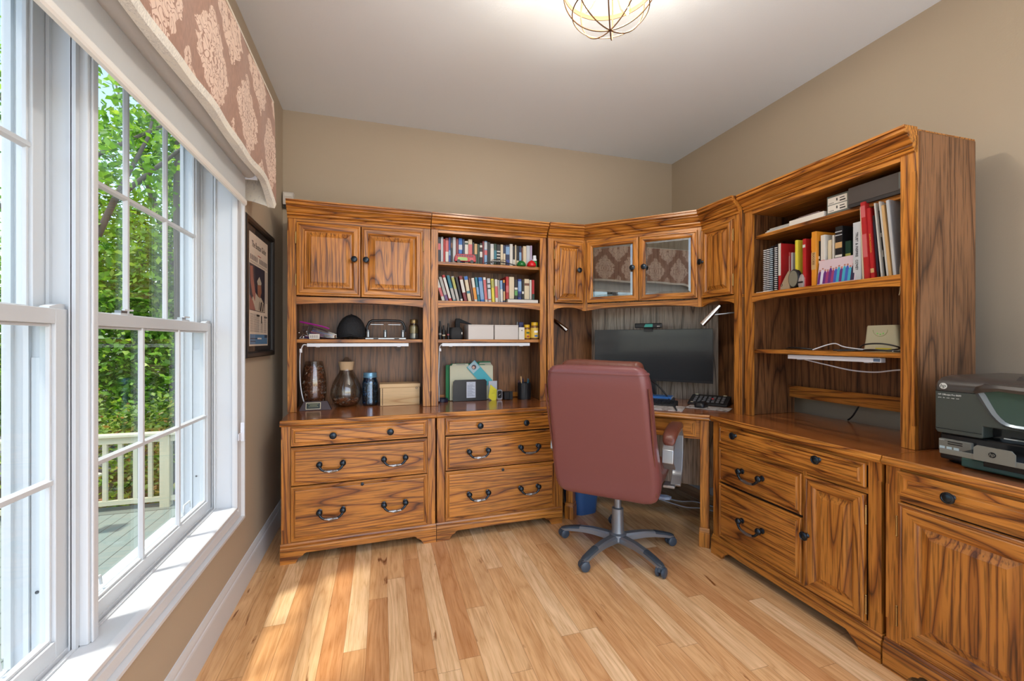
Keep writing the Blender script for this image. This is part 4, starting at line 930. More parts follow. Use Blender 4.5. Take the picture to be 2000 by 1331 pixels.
m.loft(o_, 0); m.build('tub', BINM, tb, smooth=40)
# two clip-on reading lamps under the corner hutch
for lb2, base, tip, h0, h1 in (('slim silver lamp head under the left end of the corner hutch', (1.170, 3.000, 1.404), (1.215, 2.93, 1.335), (1.205, 2.95, 1.352), (1.290, 2.87, 1.262)),
                          ('slim silver lamp head under the right end of the corner hutch', (2.10, 2.01, 1.360), (1.975, 2.085, 1.352), (1.945, 2.10, 1.400), (1.870, 2.165, 1.288))):
    lp = thing('clip_lamp', lb2, 'lamp', (0, 0, 0), 0, 'slim silver lamps under the corner hutch')
    mid = tuple((a+b_)/2 for a, b_ in zip(h0, h1))
    m = M(); m.tube([base, ((base[0]+mid[0])/2, (base[1]+mid[1])/2, (base[2]+mid[2])/2+.004), mid], .0045, 8); m.lathe([(0, 0), (.018, 0), (.018, .012), (0, .012)], (base[0], base[1], base[2]-.002), n=14); m.build('arm', SILVER, lp, smooth=50)
    m = M(); m.tube([h0, tuple(h0[i]*.75+h1[i]*.25 for i in range(3)), h1], [.010, .015, .018], 12); m.build('lamp_head', CHROME, lp, smooth=50)

# ================================================================ printer
pr_ = thing('printer', 'dark all-in-one inkjet printer on the oak cabinet at the right edge', 'printer', (1.858, 1.006, .7690), R(-90))
PB = mat('printer_green_black', (.050, .060, .053), .38, noise=(220, .08)); PD = mat('printer_gloss_black', (.010, .011, .012), .14); PG = mat('printer_grey', (.17, .17, .145), .38); PT = mat('printer_teal_black', (.035, .085, .072), .3)
PTOP = mat('printer_lid', (.050, .042, .037), .28)
m = M(); m.box(.02, .48, .030, .40, 0, .012, 0); m.box(.006, .494, .012, .42, .010, .100, 0); m.build('lower_body', PD, pr_, bevel=.006)
m = M(); m.box(.078, .40, -.018, .10, .003, .034, 0); m.build('paper_cassette', PT, pr_, bevel=.005)
m = M(); m.box(.135, .36, -.0195, -.017, .018, .034); m.build('cassette_grip', PD, pr_, bevel=.001)
m = M(); hs_ = [(0, .112), (.006, .102), (.121, .102), (.125, .106), (.125, .142), (.50, .142), (.50, .246), (0, .246)]
m.prism(hs_, 'y', 0, .42); m.build('upper_body', PB, pr_, bevel=.004)
m = M(); rg = []
for x, o2 in ((-.001, .006), (.006, 0), (.494, 0), (.501, .006)): rg.append([(x, -.001+o2, .248), (x, -.002+o2, .262), (x, .006+o2, .280-o2), (x, .026+o2, .292-o2), (x, .07, .298-o2), (x, .36-o2, .300-o2), (x, .43-o2, .292-o2), (x, .43-o2, .248)])
m.loft(rg, 0); m.build('scanner_lid', PTOP, pr_, smooth=40)
m = M(); rg = []
for x, k_ in ((.175, .0), (.182, .55), (.20, .9), (.24, 1.0), (.48, 1.0)): rg.append([(x, .05, .290), (x, .06, .296+.018*k_), (x, .10, .298+.030*k_), (x, .34, .298+.030*k_), (x, .38, .295)])
m.loft(rg, 0); m.build('document_feeder', PTOP, pr_, smooth=40)
m = M(); m.box(.001, .104, -.0008, .001, .2455, .2480); m.build('seam', PD, pr_); m = M(); m.box(.001, .122, -.0008, .001, .116, .118); m.build('seam', PD, pr_)
So = [(.104, .251), (.112, .235), (.129, .203), (.141, .182), (.154, .165), (.164, .156), (.176, .150), (.195, .147), (.215, .146), (.42, .146)]
Si = [(.129, .254), (.135, .243), (.150, .210), (.159, .191), (.169, .177), (.178, .168), (.189, .162), (.202, .160), (.215, .160), (.42, .160)]
m = M(); rg = [[(a[0], -.001, a[1]), ((a[0]+b_[0])/2, -.010, (a[1]+b_[1])/2), (b_[0], -.005, b_[1]), (b_[0], .002, b_[1]), (a[0], .002, a[1])] for a, b_ in zip(So, Si)]
m.loft(rg, 0); m.build('chrome_swoop', mat('swoop_grey_blue', (.24, .29, .33), .2, .6), pr_, smooth=40)
m = M(); m.prism(Si+[(.42, .262), (.129, .262)], 'y', -.004, .002); m.build('control_screen', mat('control_screen_glass', (.045, .075, .065), .12), pr_)
m = M(); rg = []
for x, z0, z1, y_ in ((.104, .250, .258, -.004), (.112, .248, .270, -.012), (.131, .254, .279, -.018), (.169, .262, .280, -.020), (.215, .258, .278, -.020), (.42, .255, .276, -.020)): rg.append([(x, y_, z0), (x, y_-.003, (z0+z1)/2), (x, y_+.004, z1), (x, .02, z1+.004), (x, .02, z0)])
m.loft(rg, 0); m.build('screen_hood', PTOP, pr_, smooth=40)
m = M(); m.box(.126, .495, .05, .06, .05, .142); m.build('output_slot', PD, pr_)
m = M(); m.box(.160, .40, .030, .034, .108, .111); m.box(.21, .24, .025, .034, .100, .108); m.build('paper_guide', CHROME, pr_)
m = M(); m.prism([(-.066, .046), (-.062, .060), (.04, .066), (.04, .046)], 'x', .10, .46, 0); m.build('output_tray', PD, pr_, bevel=.002)
m = M(); m.box(.050, .46, -.073, -.066, .045, .062, 0); m.build('tray_rim', PG, pr_, bevel=.002)
m = M(); m.loft([[(x, y_, z) for x, z in ((.139, .047), (.232, .047), (.232, .082), (.224, .092), (.147, .093), (.139, .085))] for y_ in (-.0775, -.0725)], 0); m.build('tray_flap', PG, pr_)
m = M(); m.box(.010, .098, -.002, .012, .042, .082); m.build('card_slots', PG, pr_, bevel=.003)
m = M(); m.box(.036, .075, -.003, .0, .073, .076); m.box(.036, .075, -.003, .0, .066, .069); m.build('slot_openings', PD, pr_)
ICO = mat('icon_blue_white', (.45, .58, .62), .4)
m = M()
for i in range(3): m.box(.014+i*.019, .028+i*.019, -.0030, .0, .048, .057)
m.build('card_icons', ICO, pr_)
def roundel(par, x, z, r, y, disc, ink, s=1.6):
    m = M(); m.lathe([(0, 0), (r, 0), (r, -.0008), (0, -.0008)], (x, y, z), 'y', 24); m.build('emblem', disc, par)
    text('hp', r*s, ink, par, at(x, y-.0012, z+r*.05) @ FACE @ Matrix(((1, .22, 0, 0), (0, 1, 0, 0), (0, 0, 1, 0), (0, 0, 0, 1))), sx=.95)
LW = mat('printed_white', (.62, .64, .62), .5)
roundel(pr_, .024, .264, .0105, -.0022, LW, PB)
roundel(pr_, .183, .071, .0085, -.0782, PD, PG)
text('HP Officejet Pro 8600', .0078, LW, pr_, at(.009, -.0012, .2345) @ FACE, sx=.88, align='LEFT')
text('print   fax   scan   copy   web', .0048, LW, pr_, at(.009, -.0012, .2240) @ FACE, sx=1.0, align='LEFT')
text('PHOTO', .004, LW, pr_, at(.020, -.0028, .0775) @ FACE)
def cord_late(): pass
cord('power_lead', 'pale lead arching up behind the printer at the right wall', [(2.36, .99, 1.03), (2.37, .93, 1.085), (2.38, .86, 1.095), (2.39, .78, 1.04)], .003, PAPER)
# ================================================================ things on the shelves
def loc_of(org, ang, x, y): return (org[0]+x*cos(ang)-y*sin(ang), org[1]+x*sin(ang)+y*cos(ang))
def shade(c, k): return tuple(min(1, v*k) for v in c)
_bm = {}
def cmat(c, rough=.45):
    k = (tuple(round(v, 4) for v in c), rough)
    if k not in _bm: _bm[k] = mat('printed_cover', c, rough)
    return _bm[k]
EDGE = mat('page_edges', (.62, .56, .44), .8)
def book(org, ang, x, y, z, w, h, d, col, label, group, bands=(), lean=0, title=None, name='book', tcol=(.8, .8, .78), foreedge=False, tscale=1):
    """upright book, spine towards the room; x is its left edge at the foot, lean tips its head to the left"""
    px, py = loc_of(org, ang, x, y); t = thing(name, label, 'book', (px, py, z), ang, group)
    t.rotation_euler = (0, -R(lean), ang)
    if lean: t.location.z = z + (0 if lean > 0 else 0) + .0002 + (w*sin(R(lean)) if lean < 0 else 0)
    b = .0022 if w < .02 else .003
    m = M(); m.prism([(0, .004), (b*.6, 0), (w-b*.6, 0), (w, .004), (w, d), (w-b, d), (w-b, .006), (b, .006), (b, d), (0, d)], 'z', 0, h); m.build('cover', cmat(col), t)
    m = M(); m.box(b+.0001, w-b-.0001, .0062, d-.004, .003, h-.003); m.build('pages', EDGE, t)
    if bands:
        m = M(); ms = []
        for i, (a, c, cc_) in enumerate(bands): m.box(.0008, w-.0008, -.0006, .0006, h*a, h*c, i); ms.append(cmat(cc_))
        m.build('spine_label', ms, t)
    if title:
        text(title, min(w*.62, .02)*tscale, cmat(tcol), t, at(w/2, -.0009, h/2) @ Matrix.Rotation(R(90), 4, 'Y') @ FACE, sx=1)
    return t
def S(c): return s2l(*c)
C = dict(dnavy=(30, 32, 52), grey=(168, 166, 162), red=(172, 32, 34), pink=(196, 96, 100), blue=(44, 62, 140), black=(22, 22, 26), lgrey=(186, 190, 196), maroon=(120, 34, 44),
         bright=(34, 104, 184), navy=(26, 40, 78), white=(204, 202, 196), cream=(206, 192, 164), dgreen=(28, 62, 48), lblue=(120, 156, 196), brown=(112, 70, 50), lilac=(176, 160, 190), olive=(168, 166, 84), teal=(38, 112, 132), orange=(216, 140, 40), yellow=(214, 200, 60), purple=(104, 66, 120), green=(90, 150, 80), tan=(196, 160, 110))
c_ = {k: S(v) for k, v in C.items()}
def row(org, ang, y, z, lst, group, place, offx):
    for it in lst:
        x0, x1, h, col, lab, bands = it[:6]; lean = it[6] if len(it) > 6 else 0
        book(org, ang, x0-offx, y, z, max(.006, x1-x0-.0007), h, .15, c_[col], lab+' '+place, group, [(a, b_, c_[k]) for a, b_, k in bands], lean, title=(it[7] if len(it) > 7 else None))
# image column -> room x on the spine line of the bookcase hutch
def bx(px): k = (px-1000)/835.; a = math.atan(k)+R(16.86); return 2.872*math.tan(a)
U = [(854, 861.5, .170, 'dnavy', 'dark paperback with a portrait on its cover, leftmost', [(.5, .75, 'pink')]), (861.5, 866.5, .172, 'grey', 'grey ring-bound volume beside the leftmost dark paperback', [(.05, .95, 'lgrey')]),
     (866.5, 870.5, .160, 'red', 'thin plain red book right of the grey ring-bound volume', []), (870.5, 877, .168, 'maroon', 'red and pink book with a white lower half', [(.05, .45, 'white'), (.45, .9, 'pink')]),
     (877, 881, .172, 'blue', 'slim royal blue book right of the red and pink one', [(.3, .5, 'lblue')]), (881, 885, .172, 'black', 'thin black book squeezed beside the slim royal blue one', [(.6, .8, 'brown')]),
     (885, 891.5, .176, 'lgrey', 'pale grey hardback behind the left end of the red toy', []), (891.5, 896.5, .168, 'maroon', 'plain maroon book right of the pale grey hardback', []),
     (896.5, 904, .172, 'bright', 'bright blue book standing behind the red toy', [(.55, .75, 'lgrey')]), (904, 908.5, .168, 'navy', 'narrow navy book right of the bright blue one', []),
     (908.5, 915.5, .156, 'white', 'white paperback standing behind the middle of the red toy', [(.85, .93, 'dgreen')]), (915.5, 923.5, .170, 'cream', 'cream book with a red lettered spine', [(.2, .8, 'pink')]),
     (923.5, 927.5, .150, 'black', 'thin black book between two cream spines', []), (927.5, 933.5, .142, 'tan', 'short tan book with a dark green lower part', [(.05, .5, 'dgreen')]),
     (933.5, 938, .140, 'dgreen', 'short narrow dark green book', []), (938, 943.5, .150, 'black', 'black book with a white panel on the spine', [(.35, .6, 'white'), (.8, .9, 'white')]),
     (943.5, 947, .164, 'maroon', 'thin maroon book left of the pale blue one', []), (947, 953, .166, 'lblue', 'pale blue book with a pink band', [(.42, .62, 'pink'), (.66, .95, 'lgrey')]),
     (953, 959, .160, 'black', 'black book between the pale blue and the pale grey spines', []), (959, 966, .150, 'lgrey', 'pale grey book left of the dark green lettered one', [(.2, .8, 'white')]),
     (966, 971.5, .152, 'dgreen', 'dark green book with small pale lettering', [(.2, .24, 'lgrey'), (.3, .7, 'teal')]), (971.5, 979, .148, 'black', 'black book with a ladder of white marks', [(.2, .25, 'white'), (.35, .4, 'white'), (.5, .55, 'white'), (.65, .7, 'white')]),
     (979, 984.5, .150, 'cream', 'plain cream book right of the black marked one', []), (984.5, 989, .146, 'navy', 'navy book with a cream lower half', [(.05, .6, 'cream')]),
     (989, 997, .150, 'navy', 'blue book with a large white panel', [(.55, .92, 'lblue'), (.1, .3, 'blue')]), (997, 1003.5, .158, 'white', 'tall plain white book right of the blue and white one', []),
     (1003.5, 1007.5, .142, 'black', 'black book with white flecks right of the tall white one', [(.1, .35, 'white')]), (1007.5, 1010.5, .154, 'cream', 'very thin cream booklet', []),
     (1010.5, 1015.5, .148, 'black', 'black book standing behind the green ball', [(.1, .3, 'cream')]), (1015.5, 1020.5, .148, 'navy', 'dark blue book with pale lettering behind the green ball', [(.3, .7, 'lblue')]),
     (1020.5, 1023.5, .136, 'brown', 'thin brown book right of the dark blue one', []), (1023.5, 1030, .150, 'cream', 'ivory book standing behind the gap between the two balls', [(.1, .9, 'cream')]),
     (1030, 1037.5, .156, 'lgrey', 'silvery grey book standing behind the red ball', []), (1037.5, 1041.5, .158, 'lilac', 'lilac booklet at the right end', [])]
row(HB, RH, .065, 1.7123, [(bx(a), bx(b_), h, c, l_, bn) for a, b_, h, c, l_, bn in U], 'books on the top shelf of the bookcase hutch', 'on the upper book shelf', HB[0])
Lw = [(864, 870, .150, 'white', 'white spine with red print, leftmost and most tilted', [(.2, .6, 'pink')], 17), (871, 877, .165, 'grey', 'grey tilted book with a purple foot', [(.02, .25, 'purple')], 16),
      (878.5, 884, .180, 'red', 'narrow tilted red book with white lettering', [(.1, .9, 'white')], 16), (886, 892, .178, 'teal', 'tilted teal book with a pale mottled lower half', [(.05, .5, 'grey')], 15),
      (893.5, 899, .172, 'grey', 'tilted olive grey book right of the teal one', [(.5, .95, 'olive')], 14), (900.5, 905.5, .168, 'black', 'tilted black book with a white foot', [(.02, .1, 'white')], 13),
      (907.5, 914, .176, 'maroon', 'tilted maroon book with bold white letters', [(.35, .85, 'white')], 12), (915.5, 922.5, .174, 'cream', 'cream tilted book with a blue head', [(.86, 1, 'bright'), (.32, .42, 'teal')], 10),
      (923.5, 927, .162, 'brown', 'thin tilted brown book', [], 9.5), (928, 934, .164, 'white', 'white tilted book with orange print', [(.1, .6, 'orange')], 8.5), (934.5, 939.5, .170, 'teal', 'sky blue tilted book left of the deep blue one', [(.3, .6, 'lblue')], 7.5),
      (940, 947.5, .170, 'bright', 'deep blue tilted book with white lettering down the spine', [(.1, .85, 'lblue')], 6), (948.5, 954, .172, 'white', 'white book with a pinkish spine, slightly tilted', [(.1, .9, 'pink')], 5),
      (955, 961.5, .166, 'lgrey', 'white book with black dots on the spine', [(.75, .8, 'black'), (.55, .6, 'black'), (.1, .14, 'red')], 3.5), (962.5, 968, .164, 'yellow', 'yellow green book', [(.62, .95, 'olive')], 3),
      (969, 974.5, .162, 'white', 'white book with rosy lettering right of the yellow green one', [(.2, .7, 'pink')], 2), (975, 978.5, .158, 'grey', 'thin grey book left of the pale blue and white one', [], 2),
      (979, 984, .156, 'lblue', 'pale blue and white book', [(.05, .6, 'white')], 1.5), (984.5, 988.5, .160, 'navy', 'navy book with an orange head and foot', [(.88, 1, 'orange'), (.1, .5, 'tan')], 1)]
row(HB, RH, .065, 1.4545, [(bx(a), bx(b_), h, c, l_, bn, ln) for a, b_, h, c, l_, bn, ln in Lw], 'books on the lower shelf of the bookcase hutch', 'on the lower book shelf', HB[0])
# the flat white volume the last books stand on
px, py = loc_of(HB, RH, bx(990)-HB[0], .035); t = thing('flat_book', 'white book lying flat with more books standing on it, lower book shelf', 'book', (px, py, 1.4545), RH)
m = M(); m.box(.004, bx(1051)-bx(990)-.003, .004, .17, .002, .024); m.build('pages', PAPER, t)
m = M(); m.box(0, bx(1051)-bx(990), 0, .172, 0, .0018); m.box(0, bx(1051)-bx(990), 0, .172, .0242, .026); m.build('cover', cmat(c_['black']), t)
Lr = [(989.5, 995.5, .158, 'red', 'solid red book left of the thick cream one', [(.3, .6, 'pink')]), (996, 1006, .158, 'cream', 'thick cream book right of the solid red one', [(.1, .9, 'cream')]), (1006.5, 1013, .140, 'black', 'black book with a green and white picture on the spine', [(.2, .5, 'green'), (.42, .6, 'white')]),
      (1013.5, 1020.5, .145, 'blue', 'blue book with pale blue lettering', [(.4, .9, 'lblue'), (.1, .3, 'navy')]), (1021, 1025.5, .138, 'black', 'black book with green edging left of the widest cream one', [(.3, .42, 'white')]),
      (1026, 1036, .148, 'cream', 'wide ivory book with a small brown emblem', [(.68, .80, 'brown')]), (1036.5, 1040.5, .143, 'white', 'thin white book between the wide ivory and the red', []), (1041, 1046, .143, 'red', 'red book with a green foot at the right end', [(.02, .3, 'dgreen')])]
row(HB, RH, .065, 1.4807, [(bx(a), bx(b_), h, c, l_, bn) for a, b_, h, c, l_, bn in Lr], 'books standing on the flat white volume', 'on the flat white volume', HB[0])
def hbp(px, y): return loc_of(HB, RH, (bx(px)-HB[0]), y)
# red toy bus, glasses, ornaments
p = hbp(887, .036); t = thing('toy_bus', 'small red toy bus in front of the books on the upper shelf', 'toy', (p[0], p[1], 1.7123), RH)
RED = mat('toy_red', (.42, .012, .02), .3); m = M(); m.prism([(0, .012), (.004, .045), (.014, .062), (.135, .062), (.145, .052), (.148, .012)], 'y', 0, .024); m.build('body', RED, t, bevel=.003)
m = M()
for i in range(7): m.box(.014+i*.017, .026+i*.017, -.0008, .002, .044, .056)
m.build('window', mat('toy_window', (.12, .02, .03), .2), t)
m = M(); m.prism([(.022, .017), (.088, .017), (.088, .034), (.080, .039), (.026, .039), (.022, .034)], 'y', -.0012, .001); m.build('side_panel', mat('toy_lime', (.30, .52, .16), .4), t)
m = M(); m.box(.102, .128, -.0012, .001, .018, .036); m.build('side_picture', cmat(c_['pink']), t)
for xx in (.028, .118): m = M(); m.lathe([(0, -.002), (.012, -.002), (.012, .006), (0, .006)], (xx, .0, .012), 'y', 16); m.build('wheel', BLACK, t)
for i, (px_, col, nm, lb2) in enumerate(((1017, (.01, .16, .035), 'green_ball', 'glossy green half round ornament on the upper book shelf'), (1037, (.62, .012, .02), 'red_ball', 'glossy red half round ornament on the upper book shelf'))):
    p = hbp(px_, .034); t = thing(nm, lb2, 'ornament', (p[0], p[1], 1.7123))
    m = M(); rg = [(0, .0), (.030, .0)]+[(.0335*cos(R(a)), .006+(.032+.006*i)*sin(R(a))) for a in range(0, 90, 10)]+[(0, .038+.006*i)]
    m.lathe(rg, n=24); m.build('shell', mat('ornament_gloss', col, .18), t, smooth=60)
    m = M(); m.lathe([(0, .0375+.006*i), (.005, .0375+.006*i), (.004, .041+.006*i), (0, .042+.006*i)], n=10); m.build('tip', mat('tip', col, .3), t)
p = hbp(1045, .055); t = thing('glue_bottle', 'white capped green bottle at the right end of the upper book shelf', 'bottle', (p[0], p[1], 1.7123))
m = M(); m.lathe([(0, 0), (.017, 0), (.018, .004), (.018, .040), (.012, .046), (0, .046)], n=20); m.build('body', mat('bottle_green', (.05, .28, .07), .35), t, smooth=40)
m = M(); m.lathe([(0, .046), (.017, .046), (.017, .058), (.013, .060), (.012, .084), (0, .085)], n=20); m.build('cap', WPLAST, t, smooth=40)
p = hbp(943, .030); t = thing('eyeglasses', 'dark framed glasses lying folded in front of the black books', 'glasses', (p[0], p[1], 1.7123), RH)
m = M(); m.tube([(0, .004, .004), (.03, .0, .014), (.08, -.004, .020), (.13, -.004, .019), (.19, .0, .012), (.235, .006, .004)], [.0025, .0035, .004, .004, .0035, .0025], 8); m.build('temple_arm', BLACK, t, smooth=50)
m = M()
for cx_ in (.085, .145): m.tube([(cx_+.026*cos(2*pi*i/20), .012, .021+.017*sin(2*pi*i/20)) for i in range(21)], .002, 6)
m.build('rim', mat('tortoise', (.10, .06, .03), .3), t, smooth=60)

# ---- tall hutch on the right: image column -> distance along its shelf
def ty(px, X=2.03): k = (px-1000)/835.; a = math.atan(k)+R(16.86); return X/math.tan(a)
def twp(px, dep, X=None):
    X = X or 1.97+dep; yy = ty(px, X); return yy
def tbook(px0, px1, h, col, lab, bands=(), lean=0, dep=.045, d=.19, **kw):
    X = 1.97+dep; x0 = TW[1]-ty(px0, X); x1 = TW[1]-ty(px1, X); lk = -.0  # local x grows towards the camera
    return book(TW, RT, x0, dep, 1.4545, max(.006, x1-x0-.0008), h, d, c_[col] if isinstance(col, str) else col, lab, 'books on the shelf of the open hutch', [(a, b_, c_[k]) for a, b_, k in bands], lean, **kw)
for i, (a, b_, lb2) in enumerate(((1491, 1497.5, 'leftmost ring-bound black notebook on the open hutch shelf'), (1498, 1503.5, 'ring-bound notebook, next right of the leftmost one'), (1504, 1510, 'pale blue wired ring-bound notebook on the open hutch shelf'), (1513.5, 1518.5, 'ring-bound notebook left of the red and white book'))):
    t = tbook(a, b_, .238+.004*i, 'black', lb2, name='ring_notebook', d=.16); w = b_-a
    xw = (TW[1]-ty(b_, 2.015))-(TW[1]-ty(a, 2.015)); m = M()
    for j in range(22):
        zz = .008+j*(.222/21); m.tube([(xw*.5+xw*.44*cos(q), -.004+.006*sin(q), zz) for q in [pi*2*v/8 for v in range(9)]], .0022, 5, caps=False)
    m.build('wire_binding', mat('white_wire', (.70, .70, .72), .35) if i != 2 else mat('blue_wire', (.50, .62, .72), .35), t, smooth=60)
tbook(1510.5, 1513, .245, 'black', 'very thin black folder between two ring-bound notebooks')
tbook(1519.5, 1525, .250, 'red', 'tall red book with a white upper spine beside the notebooks', [(.32, 1, 'white')], d=.20)
tbook(1536, 1541.5, .205, 'pink', 'coral book with a white strip set back behind the mirror', [(.1, .9, 'white')], dep=.10, d=.14)
tbook(1544, 1548, .200, 'lgrey', 'pale grey slim book left of the yellow one', [(.1, .5, 'blue')], dep=.10, d=.14)
tbook(1553, 1558, .243, 'yellow', 'narrow bright yellow book', [], dep=.035, d=.17)
tbook(1560.5, 1567, .222, 'brown', 'grey brown book right of the yellow one', [(.75, .9, 'grey')], dep=.075, d=.14)
tbook(1568, 1574, .240, 'red', 'slim red and pink spined book with a red back edge', [(.0, .2, 'pink'), (.82, .88, 'white')], dep=.035, d=.19)
tbook(1577, 1584.5, .222, 'white', 'blue and white book left of the orange one', [(.0, .3, 'blue')], dep=.075, d=.15)
tbook(1585.5, 1595, .262, 'orange', 'tall orange yellow book with small black lettering', [(.66, .90, 'orange'), (.3, .62, 'tan')], dep=.032, d=.20, title='SUCCESS', tcol=S((70, 40, 10)))
tbook(1596, 1602.5, .215, 'black', 'small black book right of the orange one', [(.5, .56, 'white'), (.6, .66, 'white'), (.2, .22, 'white')], dep=.05, d=.16)
tbook(1603.5, 1612.5, .240, 'white', 'cream white book with red lettering behind the group photo', [(.1, .5, 'pink')], dep=.05, d=.16)
tbook(1618, 1626, .212, 'cream', 'cream book with bold dark letters behind the group photo', [(.55, .9, 'cream')], dep=.065, d=.14, title='A.D.V.', tcol=S((90, 50, 40)), tscale=.9)
tbook(1626.5, 1631.5, .230, 'white', 'thin white booklet left of the black bible', [], dep=.06, d=.15)
tbook(1632.5, 1647, .262, 'black', 'thick black book with silver bands left of the grey white one', [(.84, .855, 'lgrey'), (.90, .915, 'lgrey'), (.62, .72, 'tan'), (.46, .50, 'white')], dep=.05, d=.17)
tbook(1649, 1664, .190, 'dgreen', 'squat green black book beside the thick black one', [(.62, .70, 'olive')], dep=.07, d=.12)
tbook(1668, 1685, .255, 'lgrey', 'grey white hardback with black lettering down its spine', [(.0, .005, 'white')], dep=.032, d=.17, title='TRUST & INSPIRE   COVEY', tcol=S((40, 42, 48)), tscale=.72)
tbook(1687, 1690, .315, 'cream', 'thin cream lined book left of the big red one', [], dep=.030, d=.20, lean=2)
tbook(1691, 1701, .335, 'red', 'biggest red book with pink panels on its spine', [(.28, .58, 'pink'), (.8, .95, 'pink')], dep=.030, d=.22, lean=3)
tbook(1704, 1712, .305, 'red', 'second red book with a gold lettered spine', [(.08, .14, 'tan')], dep=.04, d=.20, lean=3.5, title='GRAPHIC FACILITATION', tcol=S((220, 170, 70)), tscale=.8)
tbook(1716, 1722, .270, 'black', 'dark grey magazine right of the red books', [(.1, .9, 'dnavy')], dep=.05, d=.18, lean=4)
tbook(1723.5, 1725.5, .318, 'white', 'thin white sheet folder leaning near the stile', [], dep=.035, d=.20, lean=5)
tbook(1727, 1734, .285, 'black', 'black covered binder between two white folders', [(.3, .4, 'grey'), (.6, .66, 'grey')], dep=.05, d=.20, lean=5)
tbook(1735, 1738, .318, 'white', 'white board edged folder left of the manila papers', [], dep=.03, d=.20, lean=5.5)
tbook(1739, 1746.5, .300, 'tan', 'manila paper stack leaning beside the white folders', [(.05, .95, 'tan')], dep=.035, d=.20, lean=5.5)
tbook(1748, 1755.5, .313, 'lgrey', 'pale grey plastic folder leaning against the right stile', [], dep=.028, d=.21, lean=5)
def twl(x, dep): return loc_of(TW, RT, x, dep)
xx = TW[1]-ty(1614, 1.995); p = twl(xx, .028); t = thing('group_photo', 'unframed photo card of people in bright clothes leaning on the books', 'photo', (p[0], p[1], 1.4545), RT)
t.rotation_euler = (R(-8), 0, RT)
m = M(); m.box(-.045, .13, 0, .003, 0, .118); m.build('card', cmat(S((206, 186, 196))), t)
rnd = random.Random(4); m = M(); pm = [cmat(S(v)) for v in ((96, 40, 120), (60, 90, 180), (60, 160, 190), (206, 206, 226), (150, 60, 110), (40, 34, 70), (176, 120, 104))]
for i in range(13):
    xx0 = -.036+i*.0128; hh = .072+.016*rnd.random(); k = rnd.randrange(6)
    m.prism([(xx0-.008, .004), (xx0+.008, .004), (xx0+.007, hh*.72), (xx0+.003, hh*.86), (xx0-.003, hh*.86), (xx0-.007, hh*.72)], 'y', -.0006-i*.00003, .0002, k)
    m.lathe([(0, 0), (.0042, 0), (.0042, -.001), (0, -.001)], (xx0, -.0002, hh*.92), 'y', 10, 6)
m.build('printed_people', pm, t)
p = twl(TW[1]-ty(1541, 2.0), .030); t = thing('oval_clock', 'small grey faced desk ornament with sloped beige side among the books', 'ornament', (p[0], p[1], 1.4545), RT)
BEI = cmat(S((164, 146, 122))); m = M(); m.prism([(-.055, 0), (-.050, .022), (-.022, .070), (-.006, .092), (.002, .096), (.004, 0)], 'y', .0, .06); m.build('side_wing', BEI, t, bevel=.003)
m = M(); m.lathe([(0, 0), (.033, 0), (.036, .004), (.036, .02), (0, .02)], (.030, -.006, .049), 'y', 24, sx=.85, sy=1.34); m.build('rim', BLACK, t, smooth=40)
m = M(); m.lathe([(0, 0), (.030, 0), (.030, -.002), (0, -.002)], (.030, -.006, .049), 'y', 24, sx=.82, sy=1.36); m.build('face', cmat(S((122, 120, 106))), t)
m = M(); m.tube([(-.044+.006*cos(q), -.001, .026+.006*sin(q)) for q in [2*pi*i/12 for i in range(13)]], .0012, 5); m.build('ring_mark', BLACK, t)
p = twl(TW[1]-ty(1562, 1.99), .025); t = thing('pebble_ornament', 'rounded grey stone ornament right of the yellow book', 'ornament', (p[0], p[1], 1.4545), RT)
m = M(); m.loft([rrect(.0, .02, w, d, .006, z, 4) for w, d, z in ((.026, .036, 0), (.031, .040, .02), (.030, .038, .045), (.018, .024, .064), (.006, .01, .072))], 0); m.build('stone', cmat(S((150, 140, 138))), t, smooth=50)
m = M(); m.box(-.013, .014, -.0006, .001, .022, .030); m.build('dark_stripe', BLACK, t)
p = twl(.060, .020); t = thing('paper_slip', 'white paper slip lying at the left end of the open hutch shelf', 'paper', (p[0], p[1], 1.4545), RT); m = M(); m.box(0, .085, 0, .05, 0, .003); m.build('sheet', PAPER, t)
# top shelf of the open hutch (z 1.784)
p = twl(.075, .060); t = thing('paper_stack', 'loose stack of papers at the left of the top open shelf', 'papers', (p[0], p[1], 1.7842), RT, 'papers on the top shelf of the open hutch')
for i in range(5):
    m = M(); o2 = rnd.uniform(-.008, .008); m.box(o2, .15+o2+.02*i, .0+.01*i, .20, .0062*i, .0062*i+.005); m.build('sheaf', [PAPER, cmat(S((150, 160, 168)))][i % 2], t)
p = twl(.235, .055); t = thing('paper_stack', 'thick white paper block beside the grey drawer box', 'papers', (p[0], p[1], 1.7842), RT, 'papers on the top shelf of the open hutch')
m = M(); m.box(0, .185, 0, .2, 0, .026); m.build('ream', PAPER, t, bevel=.001)
m = M(); m.prism([(.01, .0265), (.17, .0265), (.15, .036), (.05, .034)], 'y', .01, .18); m.build('top_magazine', cmat(S((126, 108, 110))), t)
p = twl(.430, .062); t = thing('card_box', 'grey box with two white printed labels on the top open shelf', 'box', (p[0], p[1], 1.7842), RT)
m = M(); m.box(0, .135, 0, .16, 0, .088); m.build('case', cmat(S((104, 112, 108)), .4), t, bevel=.002)
m = M(); m.box(.006, .095, -.001, .001, .010, .042); m.box(.006, .095, -.001, .001, .046, .078); m.build('label', PAPER, t)
m = M()
for zz in (.026, .062):
    for i in range(6): m.box(.012+.004*i, .014+.004*i, -.0014, 0, zz-.012, zz-.008)
    m.box(.046, .052, -.0014, 0, zz-.004, zz+.008); m.box(.062, .088, -.0014, 0, zz-.010, zz-.004); m.box(.062, .084, -.0014, 0, zz+.003, zz+.007)
